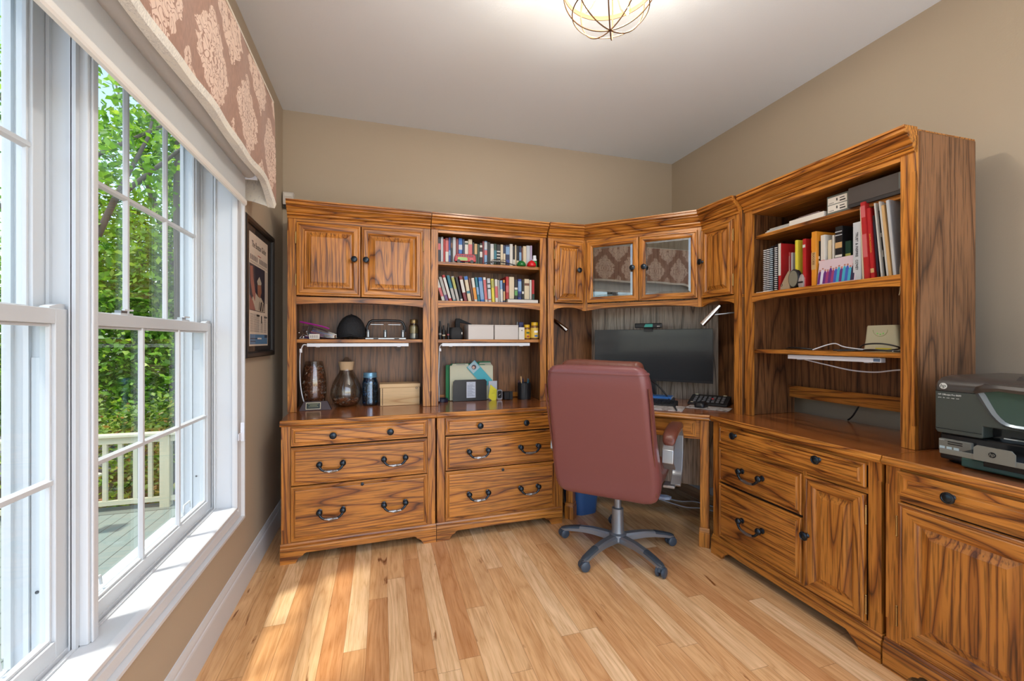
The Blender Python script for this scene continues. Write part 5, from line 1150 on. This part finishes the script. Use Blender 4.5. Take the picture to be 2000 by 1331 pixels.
m.build('printing', INK, t)
p = twl(.545, .040); t = thing('long_box', 'long charcoal box file at the right of the top open shelf', 'box', (p[0], p[1], 1.7842), RT)
m = M(); m.box(0, .222, 0, .20, .014, .088); m.build('case', cmat(S((72, 66, 64)), .5), t, bevel=.002)
m = M(); m.box(0, .222, .0, .20, 0, .0135); m.build('base', cmat(S((44, 42, 44)), .5), t)
m = M(); m.box(.200, .221, -.0008, .0, .02, .086); m.build('end_tab', cmat(S((96, 104, 104)), .4), t)
# lower shelf of the open hutch
p = twl(.590, .17); t = thing('wifi_router', 'pale green white router standing at the right of the open hutch shelf', 'router', (p[0], p[1], 1.1402), RT)
m = M(); m.loft([rrect(.0, .02, w, .04, .012, z, 4) for w, z in ((.145, 0), (.150, .006), (.135, .05), (.122, .112), (.116, .118))], 0); m.build('body', CREAM, t, smooth=45)
m = M(); m.tube([(-.030+.001*i*0+.030*(1-cos(pi*i/12)), -.0005, .098-.030*sin(pi*i/12)) for i in range(13)], .0008, 5); m.build('smile_line', cmat(S((150, 158, 90))), t)
GL = mat('green_led', (.3, .8, .2), .4); m = M()
for xx in (-.012, .0, .012): m.ball((xx, .0, .078+abs(xx)*.3), .0035, .002, .0035, 8, 6)
m.build('indicator_light', GL, t)
m = M(); m.box(-.02, .045, -.001, .0, .006, .016); m.build('yellow_label', cmat(c_['yellow']), t)
def shelf_cord(name, label, pts, r, mt): return cord(name, label, [(*twl(x, y), z) for x, y, z in pts], r, mt)
shelf_cord('white_cable', 'white cable kinked upward on the shelf left of the router', [(.36, .06, 1.144), (.43, .10, 1.175), (.50, .08, 1.160), (.60, .06, 1.150), (.72, .05, 1.146)], .0028, WPLAST)
shelf_cord('black_cable', 'black cable coiled in front of the router', [(.47, .05, 1.145), (.54, .10, 1.150), (.60, .06, 1.172), (.68, .05, 1.176), (.73, .07, 1.160), (.66, .11, 1.148), (.58, .05, 1.146)], .0034, BLACK)
shelf_cord('black_cable', 'second black cable bundled at the foot of the router', [(.50, .035, 1.144), (.57, .07, 1.146), (.65, .035, 1.150), (.74, .06, 1.146)], .004, BLACK)
shelf_cord('shelf_strap', 'short black strap lying on the shelf left of the white cable', [(.165, .12, 1.146), (.20, .10, 1.152), (.26, .10, 1.150), (.31, .12, 1.145)], .0045, BLACK)
t = thing('under_shelf_light', 'white light bar under the shelf of the open hutch', 'light bar', (*twl(.235, .045), 1.096), RT, 'light bars under the hutch shelves')
def lightbar(t, L_, left=True):
    m = M(); m.box(0, L_, 0, .030, .0, .0205); m.build('bar', WPLAST, t, bevel=.002)
    m = M(); m.box(.05, .07, .004, .026, -.003, .0); m.box(L_-.07, L_-.05, .004, .026, -.003, .0); m.build('clip', WPLAST, t)
lightbar(t, .44); m = M(); m.box(.412, .438, -.001, .0, .004, .017); m.build('switch', cmat(S((96, 120, 150))), t)
shelf_cord('light_cord', 'white cord sagging below the light bar in the open hutch', [(.30, .08, 1.094), (.40, .10, 1.072), (.50, .12, 1.052), (.60, .12, 1.050), (.70, .10, 1.066), (.78, .08, 1.072)], .0032, WPLAST)
shelf_cord('gap_cable', 'dark cables behind the gap under the open hutch back', [(.30, .372, .772), (.33, .366, .80), (.36, .37, .86)], .004, BLACK)
for x in (.60, .66): shelf_cord('gap_cable', 'dark cable crossing the gap behind the back rail'+(', nearer the printer' if x > .62 else ', farther from the printer'), [(x, .37, .772), (x, .365, .82), (x-.01, .37, .90)], .0035, BLACK)
shelf_cord('stile_cord', 'thin pale cord hanging by the right stile of the open hutch', [(.772, .012, 1.50), (.770, .008, 1.47), (.773, .006, 1.42), (.770, .008, 1.385), (.766, .008, 1.37)], .0018, mat('cord_beige', S((168, 150, 120)), .6))

# ---- hutch A: shelf (z 1.197) and counter
def hap(x, y): return loc_of(HA, RH, x-HA[0], y)
ZS = 1.1972
t = thing('under_shelf_light', 'white light bar under the shelf holding the black cap', 'light bar', (*hap(-.437, .030), 1.152), RH, 'light bars under the hutch shelves'); lightbar(t, .60)
t = thing('under_shelf_light', 'white light bar under the shelf holding white boxes', 'light bar', (*loc_of(HB, RH, .075, .030), 1.152), RH, 'light bars under the hutch shelves'); lightbar(t, .62)
cord('light_cord', 'white cord with small clip hanging at the left inside the coin jar hutch', [(-.440, 2.835, 1.163), (-.460, 2.84, 1.160), (-.476, 2.85, 1.11), (-.482, 2.87, 1.02), (-.482, 2.885, .93), (-.474, 2.90, .85), (-.463, 2.915, .800), (-.446, 2.93, .772)], .0036, WPLAST)
t = tag(M().box(-.006, .008, -.006, .006, -.012, .012).build('cord_clip', WPLAST, None, loc=(-.472, 2.838, 1.128), bevel=.002), 'small white clip on the light cord by the left stile', 'clip')
cord('light_cord', 'white cord hanging at the left inside the bookcase hutch', [(.378, 2.845, 1.163), (.366, 2.85, 1.155), (.362, 2.86, 1.12), (.361, 2.88, 1.02), (.360, 2.90, .92), (.368, 2.93, .86), (.372, 2.96, .772)], .0036, WPLAST)
t = tag(M().box(-.006, .008, -.006, .006, -.010, .010).build('cord_clip', WPLAST, None, loc=(.364, 2.846, 1.128), bevel=.002), 'small white clip on the light cord inside the bookcase hutch', 'clip')
# coins
COP = mat('copper_coin', (.62, .27, .14), .35, .7); SLV = mat('nickel_coin', (.72, .70, .66), .3, .7); BRN = mat('old_penny', (.22, .09, .05), .45, .5)
def coins(parent, rfun, z0, z1, count, seed, mats_, flat=.5, inner=.5):
    rnd = random.Random(seed); m = M()
    for i in range(count):
        z = rnd.uniform(z0, z1); rr_ = rfun(z)-.011; a = rnd.uniform(0, 2*pi); q = rr_*sqrt(rnd.uniform(inner, 1))
        mt = at(q*cos(a), q*sin(a), z) @ Matrix.Rotation(rnd.uniform(-1.2, 1.2)*flat, 4, 'X') @ Matrix.Rotation(rnd.uniform(-1.2, 1.2)*flat, 4, 'Y')
        m.tf = mt; m.lathe([(0, -.0008), (.0095, -.0008), (.0095, .0008), (0, .0008)], n=10, m=rnd.choice((0, 0, 1, 2, 2)) if len(mats_) > 2 else rnd.randrange(len(mats_)))
    m.tf = None; o = m.build('coins', mats_, parent); o['kind'] = 'stuff'; return o
def core(par, rf, z0, z1, mt, name='coin_fill'):
    m = M(); n = 10; m.lathe([(0, z0)]+[(max(.004, rf(z0+(z1-z0)*i/n)-.016), z0+(z1-z0)*i/n) for i in range(n+1)]+[(0, z1)], n=24); return m.build(name, mt, par, smooth=50)
p = hap(-.415, .185); t = thing('coin_vase', 'tall clear glass vase brimming with pennies behind the plaque', 'glass vase', (p[0], p[1], .7628))
def rv(z): return .052+.022*sin(min(1, max(0, (z-.02)/.28))*pi*.62+.28)
def shell(par, rf, h, mt, name='glass', th=.003, n=28, neck=None):
    zs = [h*i/24 for i in range(25)]; m = M(); m.lathe([(0, .001)]+[(rf(z), z) for z in zs]+[(rf(z)-th, z) for z in reversed(zs[1:])]+[(0, .007)], n=n); return m.build(name, mt, par, smooth=60)
def rvase(z): return .050+.026*sin(pi*min(1, max(0, .12+z/.34)))
shell(t, rvase, .295, JARG); core(t, rvase, .030, .250, BRN); coins(t, lambda z: rvase(z)-.002, .025, .262, 520, 3, [COP, SLV, BRN], 1.0, .62)
p = hap(-.222, .185); t = thing('coin_carafe', 'round clear glass carafe with cork collar and a few coins', 'glass carafe', (p[0], p[1], .7628))
def rcar(z):
    if z < .012: return .058
    if z < .15: return .058+.040*sin(pi*min(1, (z-.012)/.19)*.80)
    if z < .225: return .0895-.058*((z-.15)/.075)**1.05*.78+.0*z
    return .0395+.010*(z-.225)/.06
def rcar2(z): return [(.0, .060), (.02, .076), (.05, .091), (.08, .098), (.11, .096), (.14, .088), (.17, .074), (.20, .058), (.225, .044), (.25, .040), (.285, .047)]
def interp(tbl, z):
    for (a, ra), (b_, rb) in zip(tbl, tbl[1:]):
        if z <= b_: f = (z-a)/(b_-a); return ra+(rb-ra)*f
    return tbl[-1][1]
CT = rcar2(0); shell(t, lambda z: interp(CT, z), .262, JARG)
m = M(); m.lathe([(.0405, .232), (.047, .286), (.044, .288), (.038, .234)], n=28); m.f.append(()) if False else None
m2 = M(); m2.lathe([(.0410, .234), (.0425, .250), (.050, .286), (.0505, .290), (.046, .290), (.040, .250), (.0395, .234), (.0410, .234)], n=28); m2.build('cork_collar', mat('cork', S((196, 168, 132)), .8, noise=(200, .2)), t, smooth=50)
m = M(); m.lathe([(0, .290), (.040, .290), (.030, .300), (.018, .310), (.010, .318), (0, .320)], n=20); m.build('stopper', JARG, t, smooth=60)
core(t, lambda z: interp(CT, z), .008, .020, BRN); coins(t, lambda z: interp(CT, z)-.003, .012, .050, 150, 8, [COP, SLV, BRN], .6, .3)
p = hap(-.075, .175); t = thing('blue_coin_jar', 'blue glass screw top jar full of coins', 'jar', (p[0], p[1], .7628))
BT = [(0, .042), (.01, .050), (.15, .050), (.165, .046), (.18, .040), (.20, .040)]
shell(t, lambda z: interp(BT, z), .186, BLUEG); core(t, lambda z: interp(BT, z), .008, .140, BRN); coins(t, lambda z: interp(BT, z)-.003, .012, .150, 260, 12, [COP, SLV, BRN], 1, .6)
m = M(); m.lathe([(0, .215), (.041, .215), (.0425, .212), (.0425, .190), (.045, .188), (.045, .184), (.040, .182), (0, .182)], n=28); m.build('lid', mat('blue_lid', (.16, .34, .50), .3, .5), t, smooth=40)
p = hap(.110, .165); t = thing('pine_box', 'pale pine box with a lid at the right of the coin jars', 'wooden box', (p[0], p[1], .7628), RH)
m = M(); m.box(-.122, .130, -.065, .065, 0, .118); m.build('body', PINE, t, bevel=.002)
m = M(); m.box(-.126, .134, -.069, .069, .1185, .142); m.build('lid', PINE, t, bevel=.002)
m = M(); m.box(-.110, -.106, -.0655, -.064, .004, .114); m.build('joint_line', DARKGAP, t)
m = M(); m.tube([(.109+.006*cos(2*pi*i/10), -.0702, .112+.006*sin(2*pi*i/10)) for i in range(11)], .0012, 5); m.build('clasp', IRON, t)
p = hap(-.392, .068); t = thing('award_plaque', 'dark plaque with a framed metal plate at the left of the worktop', 'plaque', (p[0], p[1], .7628), RH)
m = M(); m.loft([[(-.090, -.020, 0), (.090, -.020, 0), (.090, .022, 0), (-.090, .022, 0)], [(-.066, -.004, .052), (.066, -.004, .052), (.066, .022, .052), (-.066, .022, .052)]], 0); m.build('block', cmat(S((62, 44, 48)), .4), t)
m = M(M(None).tf or (at(-.012, -.0125, .026) @ Matrix.Rotation(R(-17), 4, 'X'))); m.box(-.042, .042, -.002, .0, -.021, .021, 0); m.box(-.038, .038, -.003, -.0015, -.017, .017, 1)
for i, (a, b_) in enumerate(((-.03, .03), (-.02, .022), (-.026, .028))): m.box(a, b_, -.0034, -.002, .010-.008*i, .0125-.008*i, 2)
m.build('plate', [cmat(S((206, 196, 168)), .35), cmat(S((38, 48, 44)), .3), cmat(S((150, 152, 110)), .4)], t)
# cap, hole punch, jar, bag
p = hap(-.190, .150); t = thing('baseball_cap', 'black baseball cap facing the room on the left hutch shelf', 'cap', (p[0], p[1], ZS), RH)
CAPM = mat('black_cotton', (.010, .011, .014), .8, noise=(120, .3)); rings = []
for z, w, d in ((.012, .174, .20), (.03, .182, .205), (.07, .176, .195), (.105, .150, .17), (.135, .110, .125), (.153, .062, .07), (.160, .02, .02)):
    rings.append([(.5*w*cos(2*pi*i/32), .012+.5*d*sin(2*pi*i/32), z) for i in range(32)])
m = M(); m.loft(rings, 0); m.build('crown', CAPM, t, smooth=60)
m = M(); rg = []
for i in range(17):
    a = R(200+140*i/16); x = .084*cos(a)*1.05; yb = .012+.098*sin(a); r = sin(pi*i/16); zz = .030-.022*(cos(a)*1.06)**2*1.0
    zi = .034-.030*abs(cos(a)); zo = .026-.020*abs(cos(a))*1.1; rg.append([(x, yb+.004, zi), (x*1.06, yb-.058*r-.001, zo), (x*1.06, yb-.058*r-.001, zo-.003), (x, yb+.004, zi-.004)])
m.loft(rg, 0); m.build('visor', CAPM, t, smooth=40)
m = M(); m.ball((0, .012, .1605), .0055, m=0, n=12, k=8); m.build('button', CAPM, t, smooth=60)
m = M()
for i in range(3):
    a = R(90+60*i-60); m.tube([(.5*w*cos(a+s*0)*1.004*q, .012+.5*d*sin(a)*1.004*q, z) for q in (1,) for z, w, d in ((.02, .182, .205), (.07, .177, .196), (.105, .151, .171), (.135, .111, .126), (.153, .063, .071), (.1605, .004, .004))], .0012, 5)
m.build('seam', BLACK, t)
p = hap(.026, .125); t = thing('hole_punch', 'black three-hole punch with chrome heads on the left hutch shelf', 'hole punch', (p[0], p[1], ZS), RH)
m = M(); m.box(-.130, .125, -.035, .045, 0, .010); m.build('base', SILVER, t, bevel=.002)
m = M(); m.tube([(-.118, 0, .050), (-.120, .004, .080), (-.105, .008, .113), (-.09, .01, .122), (0, .012, .126), (.09, .01, .122), (.105, .008, .113), (.120, .004, .080), (.118, 0, .050)], .0085, 8); m.build('handle', BLACK, t, smooth=50)
m = M()
for x in (-.112, -.006, .106): m.box(x-.011, x+.011, -.012, .02, .010, .062)
m.build('housing', BLACK, t, bevel=.002)
m = M()
for x in (-.112, -.006, .106): m.box(x-.003, x+.003, -.017, -.012, .016, .050); m.lathe([(0, 0), (.003, 0), (.003, .012), (0, .012)], (x, -.0145, .050), n=10)
m.box(-.098, -.018, .004, .008, .096, .099); m.box(.012, .092, .004, .008, .096, .099); m.build('punch_head', SILVER, t)
m = M(); m.box(-.08, -.05, -.0356, -.03, .001, .008); m.box(.05, .08, -.0356, -.03, .001, .008); m.build('foot', BLACK, t)
p = hap(.205, .135); t = thing('small_jar', 'small lidded glass jar of sand at the right end of the cap shelf', 'jar', (p[0], p[1], ZS))
JT = [(0, .030), (.006, .034), (.085, .034), (.105, .026), (.12, .023)]; shell(t, lambda z: interp(JT, z), .112, JARG)
m = M(); m.lathe([(0, .006), (.029, .006), (.029, .040), (0, .042)], n=24); m.build('silver_filling', mat('shiny_filling', S((150, 160, 160)), .3, .4), t, smooth=40)
m = M(); m.lathe([(0, .0425), (.029, .0425), (.029, .082), (.018, .095), (0, .095)], n=24); m.build('sand_filling', mat('yellow_sand', S((150, 140, 96)), .9), t, smooth=40)
m = M(); m.lathe([(0, .108), (.026, .108), (.027, .112), (.027, .128), (.024, .134), (0, .135)], n=24); m.build('lid', mat('brass_lid', S((150, 126, 84)), .3, .8), t, smooth=40)
p = hap(-.425, .10); t = thing('zip_bag', 'clear zip bag with magenta seal full of small pens and bits', 'plastic bag', (p[0], p[1], ZS), RH)
m = M(); rg = []
for x, z, h, d in ((-.05, .070, .025, .03), (-.02, .062, .05, .07), (.04, .048, .055, .085), (.10, .032, .045, .08), (.15, .020, .025, .05)): rg.append([(x, y_*d*.5+.02, z+zz*h) for y_, zz in ((-1, -.5), (-.6, .45), (.6, .45), (1, -.5), (0, -.7))])
m.loft(rg, 0); m.build('film', pane('bag_film', (.80, .80, .88), .10), t, smooth=50)
m = M(); m.tube([(-.058, -.012, .108), (.0, -.024, .096), (.07, -.030, .080), (.11, -.030, .066)], .0055, 6); m.build('zip_seal', mat('magenta', S((150, 24, 130)), .4), t, smooth=50)
rnd = random.Random(5)
for i in range(9):
    m = M(); z0 = .008+.0085*i; m.tube([(-.045+.012*i*.6, .005+rnd.uniform(0, .05), z0*.75+.004), (.09+rnd.uniform(-.02, .05), .005+rnd.uniform(0, .05), .008+z0*.25)], .0042, 7)
    m.build('pen', cmat(S(((60, 60, 130), (170, 60, 90), (190, 190, 196), (30, 30, 34), (50, 120, 120), (150, 40, 120), (200, 120, 130), (70, 90, 150), (110, 60, 120))[i]), .4), t)
p = hap(-.398, .045); t = thing('barcode_tag', 'small white barcode tag leaning in front of the zip bag', 'tag', (p[0], p[1], ZS), RH)
m = M(); m.box(-.028, .030, 0, .002, .002, .032); m.build('card', PAPER, t)
m = M(); [m.box(-.022+.004*i, -.0205+.004*i+.001*(i % 3 == 0), -.0004, .0, .008, .026) for i in range(12)]; m.build('bars', GINK, t)
p = hap(-.458, .05); t = thing('keychain', 'silver triangular keychain at the left end of the cap shelf', 'keychain', (p[0], p[1], ZS), RH)
m = M(); m.tube([(-.022, 0, .004), (.022, 0, .004), (.002, .004, .036), (-.022, 0, .004)], .0045, 8); m.build('ring', CHROME, t, smooth=50); m = M(); m.ball((0, 0, .014), .006); m.ball((-.026, .01, .040), .005); m.ball((.016, .01, .048), .005); m.tube([(.016, .01, .045), (.028, .008, .012)], .0015, 5); m.build('charm', CHROME, t, smooth=50)

# ---- hutch B: shelf and counter
def hbl(x, y): return loc_of(HB, RH, x-HB[0], y)
for i, (x, w, h, lb2) in enumerate(((.375, .020, .125, 'tall black tube at the far left of the white box shelf'), (.400, .022, .095, 'black cylinder with pale print beside the tall black tube'), (.432, .020, .110, 'slim dark cylinder left of the black bag'))):
    p = hbl(x, .10); t = thing('black_tube', lb2, 'tube', (p[0], p[1], ZS)); m = M(); m.lathe([(0, 0), (w*.5, 0), (w*.5, h*.7), (w*.35, h*.74), (w*.3, h), (0, h)], n=16); m.build('body', BLACK, t, smooth=40)
    m = M(); m.lathe([(w*.505, h*.25), (w*.505, h*.34)], n=16); m.build('band', cmat(c_[('grey', 'cream', 'pink')[i]]), t)
p = hbl(.482, .11); t = thing('camera_bag', 'small black camera case with a white button on the hutch shelf', 'case', (p[0], p[1], ZS), RH)
m = M(); m.loft([rrect(0, 0, w, d, .02, z, 5) for w, d, z in ((.080, .09, 0), (.092, .10, .02), (.090, .098, .06), (.070, .07, .082))], 0); m.build('body', BLACKM, t, smooth=50)
m = M(); m.ball((.036, -.046, .042), .004, .003, .009, 10, 8); m.build('button', PAPER, t)
p = hbl(.525, .18); t = thing('desk_tripod', 'black angled gadget standing behind the left white box', 'gadget', (p[0], p[1], ZS), RH)
m = M(); m.prism([(-.03, 0), (.0, 0), (.004, .12), (.09, .104), (.09, .110), (.0, .148), (-.026, .148), (-.03, .12)], 'y', 0, .03); m.build('arm', BLACKM, t, bevel=.003)
WBX = cmat(S((206, 200, 196)), .5)
for i, (x0, x1, y_, lb2) in enumerate(((.560, .738, .05, 'left of two plain white cartons on the hutch shelf'), (.745, .918, .05, 'right of two plain white cartons on the hutch shelf'))):
    p = hbl(x0, y_); t = thing('white_carton', lb2, 'box', (p[0], p[1], ZS), RH, 'white cartons on the hutch shelf')
    m = M(); m.box(0, x1-x0, 0, .15, 0, .094); m.build('body', WBX, t, bevel=.001); m = M(); m.box(-.001, x1-x0+.001, -.001, .151, .0945, .101); m.build('lid', WBX, t, bevel=.001)
p = hbl(.922, .048); t = thing('small_white_box', 'narrow white box with a tiny logo right of the cartons', 'box', (p[0], p[1], ZS), RH)
m = M(); m.box(0, .042, 0, .06, 0, .086); m.build('body', cmat(S((220, 216, 208)), .5), t, bevel=.001); m = M(); m.lathe([(0, 0), (.004, 0), (.004, -.0008), (0, -.0008)], (.022, 0, .064), 'y', 12); m.build('logo', BLACK, t)
p = hbl(.938, .13); t = thing('correction_pen', 'grey tipped blue tube standing behind the narrow white box', 'tube', (p[0], p[1], ZS))
m = M(); m.lathe([(0, 0), (.010, 0), (.010, .09), (.006, .10), (.004, .128), (0, .13)], n=12); m.build('body', cmat(S((120, 126, 130))), t, smooth=40)
m = M(); m.box(.012, .045, -.004, .012, .0, .126); m.build('blue_pack', cmat(S((34, 42, 96))), t, bevel=.002)
YL = S((216, 172, 30))
for i, (x, r, h, lb2) in enumerate(((.995, .024, .105, 'shorter yellow labelled vitamin bottle on the hutch shelf'), (1.050, .030, .122, 'taller yellow capped vitamin bottle at the right end of the hutch shelf'))):
    p = hbl(x, .085-.01*i); t = thing('vitamin_bottle', lb2, 'bottle', (p[0], p[1], ZS), 0, 'vitamin bottles on the hutch shelf')
    m = M(); m.lathe([(0, 0), (r*.95, 0), (r, .004), (r, h*.74), (r*.75, h*.82), (0, h*.82)], n=24); m.build('body', mat('amber_bottle', (.20, .09, .03), .25), t, smooth=40)
    m = M(); m.lathe([(0, h*.82), (r*.86, h*.82), (r*.86, h), (r*.8, h*1.01), (0, h*1.01)], n=24); m.build('cap', cmat(YL, .35), t, smooth=40)
    m = M(); m.lathe([(r*1.01, h*.10), (r*1.012, h*.68)], n=24); m.build('label', cmat(YL if i == 0 else S((226, 190, 80)), .45), t, smooth=60)
    m = M(); m.box(-r*.45, r*.45, -r*1.05, -r*.8, h*.40, h*.52, 0); m.box(-r*.35, r*.4, -r*1.05, -r*.8, h*.16, h*.26, 1); m.build('label_print', [cmat(S((60, 90, 40)) if i == 0 else PAPER.diffuse_color[:3]), cmat(S((150, 40, 30)) if i == 0 else S((60, 100, 170)))], t)
# counter of the bookcase hutch
p = hbl(.455, .16); t = thing('file_sorter', 'black desktop file sorter with a pale info card on its front', 'file holder', (p[0], p[1], .7628), RH)
m = M()
for y_, h in ((0, .150), (.05, .165), (.10, .18)):
    m.prism([(.020, 0), (.262, 0), (.262, h-.014), (.250, h), (.032, h), (.020, h-.014)], 'y', y_, y_+.003)
m.box(.020, .262, 0, .105, 0, .003); m.build('stand', BLACK, t)
m = M(); m.box(.115, .180, -.0014, -.0002, .022, .135); m.build('info_card', cmat(S((196, 202, 216))), t)
m = M()
for i in range(11): m.box(.121, .174-.01*(i % 3), -.0018, -.001, .034+i*.0075, .0365+i*.0075)
m.tube([(.148+.014*cos(2*pi*i/16), -.0016, .122+.007*sin(2*pi*i/16)) for i in range(17)], .0006, 4); m.build('card_text', cmat(S((120, 130, 150))), t)
def folder(lb2, x0, x1, y_, h, col, tab=None, lean=0, cat='folder', name='file_folder'):
    p = hbl(.455+x0, .16+y_); f_ = thing(name, lb2, cat, (p[0], p[1], .7662), RH, 'folders in the desktop sorter'); f_.rotation_euler = (0, R(lean), RH)
    pts = [(0, 0), (x1-x0, 0), (x1-x0, h-.008), (x1-x0-.008, h)]
    if tab: pts += [(tab[1]+.006, h), (tab[1], h+.012), (tab[0], h+.012), (tab[0]-.006, h)]
    pts += [(.004, h), (0, h-.006)]
    m = M(); m.prism(pts, 'y', 0, .0035); m.build('sheet', cmat(S(col), .6), f_); return f_
folder('dark green folder at the back of the desktop sorter', .02, .300, .088, .258, (30, 128, 84), (.20, .29))
folder('green edged folder showing at the left of the sorter', -.022, .27, .060, .250, (24, 120, 70))
folder('pale cream folder behind the teal card', .010, .325, .078, .250, (206, 200, 176), (.22, .30))
f_ = folder('front pale green folder with a labelled tab at the left', .004, .318, .038, .246, (208, 208, 182), (.02, .13))
m = M(); m.box(.045, .11, -.0006, .0, .249, .255); m.box(.120, .126, -.0006, 0, .229, .235); m.build('tab_label', cmat(S((150, 150, 140))), f_)
t = thing('teal_card', 'teal greeting card with round portrait tucked diagonally in the sorter', 'card', (*hbl(.668, .190), .945), RH); t.rotation_euler = (0, R(48), RH)
m = M(); m.box(-.10, .10, 0, .002, -.032, .045); m.build('card', cmat(S((76, 176, 190)), .5), t)
m = M(); m.box(-.098, -.035, -.0006, 0, -.026, .040, 0); m.lathe([(0, 0), (.017, 0), (.017, -.001), (0, -.001)], (-.066, -.0004, .008), 'y', 16, 1); m.lathe([(0, 0), (.010, 0), (.010, -.0014), (0, -.0014)], (-.066, -.0004, .004), 'y', 16, 2); m.build('portrait', [cmat(S((170, 196, 204))), cmat(S((70, 50, 60))), cmat(S((206, 168, 150)))], t)
t = thing('sticky_note', 'bright yellow note leaning at the right of the file sorter', 'note', (*hbl(.722, .145), .7632), RH); t.rotation_euler = (R(-10), R(12), RH)
m = M(); m.prism([(0, .02), (.03, .004), (.058, .012), (.075, .075), (.0, .115)], 'y', 0, .0015); m.build('sheet', cmat(S((216, 208, 48)), .6), t)
m = M(); [m.tube([(.018+.004*i, -.0006, .05+.012*i), (.040+.003*i, -.0006, .056+.012*i)], .0007, 4) for i in range(3)]; m.build('handwriting', cmat(S((150, 140, 60))), t)
t = thing('white_envelope', 'pale blue white envelope behind the yellow note', 'envelope', (*hbl(.735, .172), .7632), RH); m = M(); m.box(0, .062, 0, .002, .0, .135); m.build('paper', cmat(S((186, 192, 204)), .6), t)
t = thing('fitness_watch', 'black and silver watch standing right of the yellow note', 'watch', (*hbl(.806, .135), .7632), RH)
m = M(); m.loft([[(px_, y_, pz+.038) for px_, pz, _ in rrect(0, 0, .040, .074, .012, 0, 4)] for y_ in (0, .010)], 0); m.build('case', SILVER, t, smooth=40)
m = M(); m.loft([[(px_, y_, pz+.040) for px_, pz, _ in rrect(0, 0, .031, .052, .008, 0, 4)] for y_ in (-.001, .0)], 0); m.build('face', BLACK, t); m = M(); m.tube([(-.008, -.0015, .034), (.006, -.0015, .044)], .0015, 5); m.build('hands', PAPER, t)
t = thing('black_charger', 'small black cube charger between the watch and the pen cup', 'charger', (*hbl(.868, .15), .7632), RH); m = M(); m.box(-.028, .032, -.02, .05, 0, .055); m.build('block', BLACKM, t, bevel=.006); m = M(); m.box(.012, .034, -.028, .0, .0, .060); m.box(.012, .034, -.030, -.022, .056, .062); m.build('plug', BLACK, t, bevel=.003)
t = thing('pen_cup', 'black mesh pen cup at the right end of the bookcase worktop', 'pen holder', (*hbl(1.000, .155), .7632))
m = M(); m.lathe([(0, 0), (.050, 0), (.050, .118), (.047, .118), (.047, .004), (0, .004)], n=28); m.build('cup', BLACK, t, smooth=40)
for i, (x, y_, dx, dy, h, col) in enumerate(((-.02, -.02, -.012, 0, .165, (216, 180, 130)), (.01, -.015, .01, -.01, .150, (40, 90, 110)), (.03, .01, .012, .0, .138, (20, 20, 26)), (-.03, .01, -.008, .0, .135, (90, 60, 80)), (.0, .02, .0, .01, .145, (30, 40, 80)), (.022, -.02, .004, 0, .142, (24, 70, 74)))):
    m = M(); m.tube([(x, y_, .006), (x+dx, y_+dy, h)], .004, 8); m.build('pen', cmat(S(col), .4), t)
# flat pen tray cord near sorter
M_TL = thing('dark_tape', 'dark blue tape roll low at the left end of the bookcase worktop', 'tape', (*hbl(.400, .19), .7632)); m = M(); m.lathe([(.030, 0), (.045, 0), (.045, .022), (.030, .022), (.030, 0)], n=24); m.build('roll', cmat(S((30, 30, 56))), M_TL, smooth=40)

# tidy shadow-less empties
bpy.context.view_layer.update()
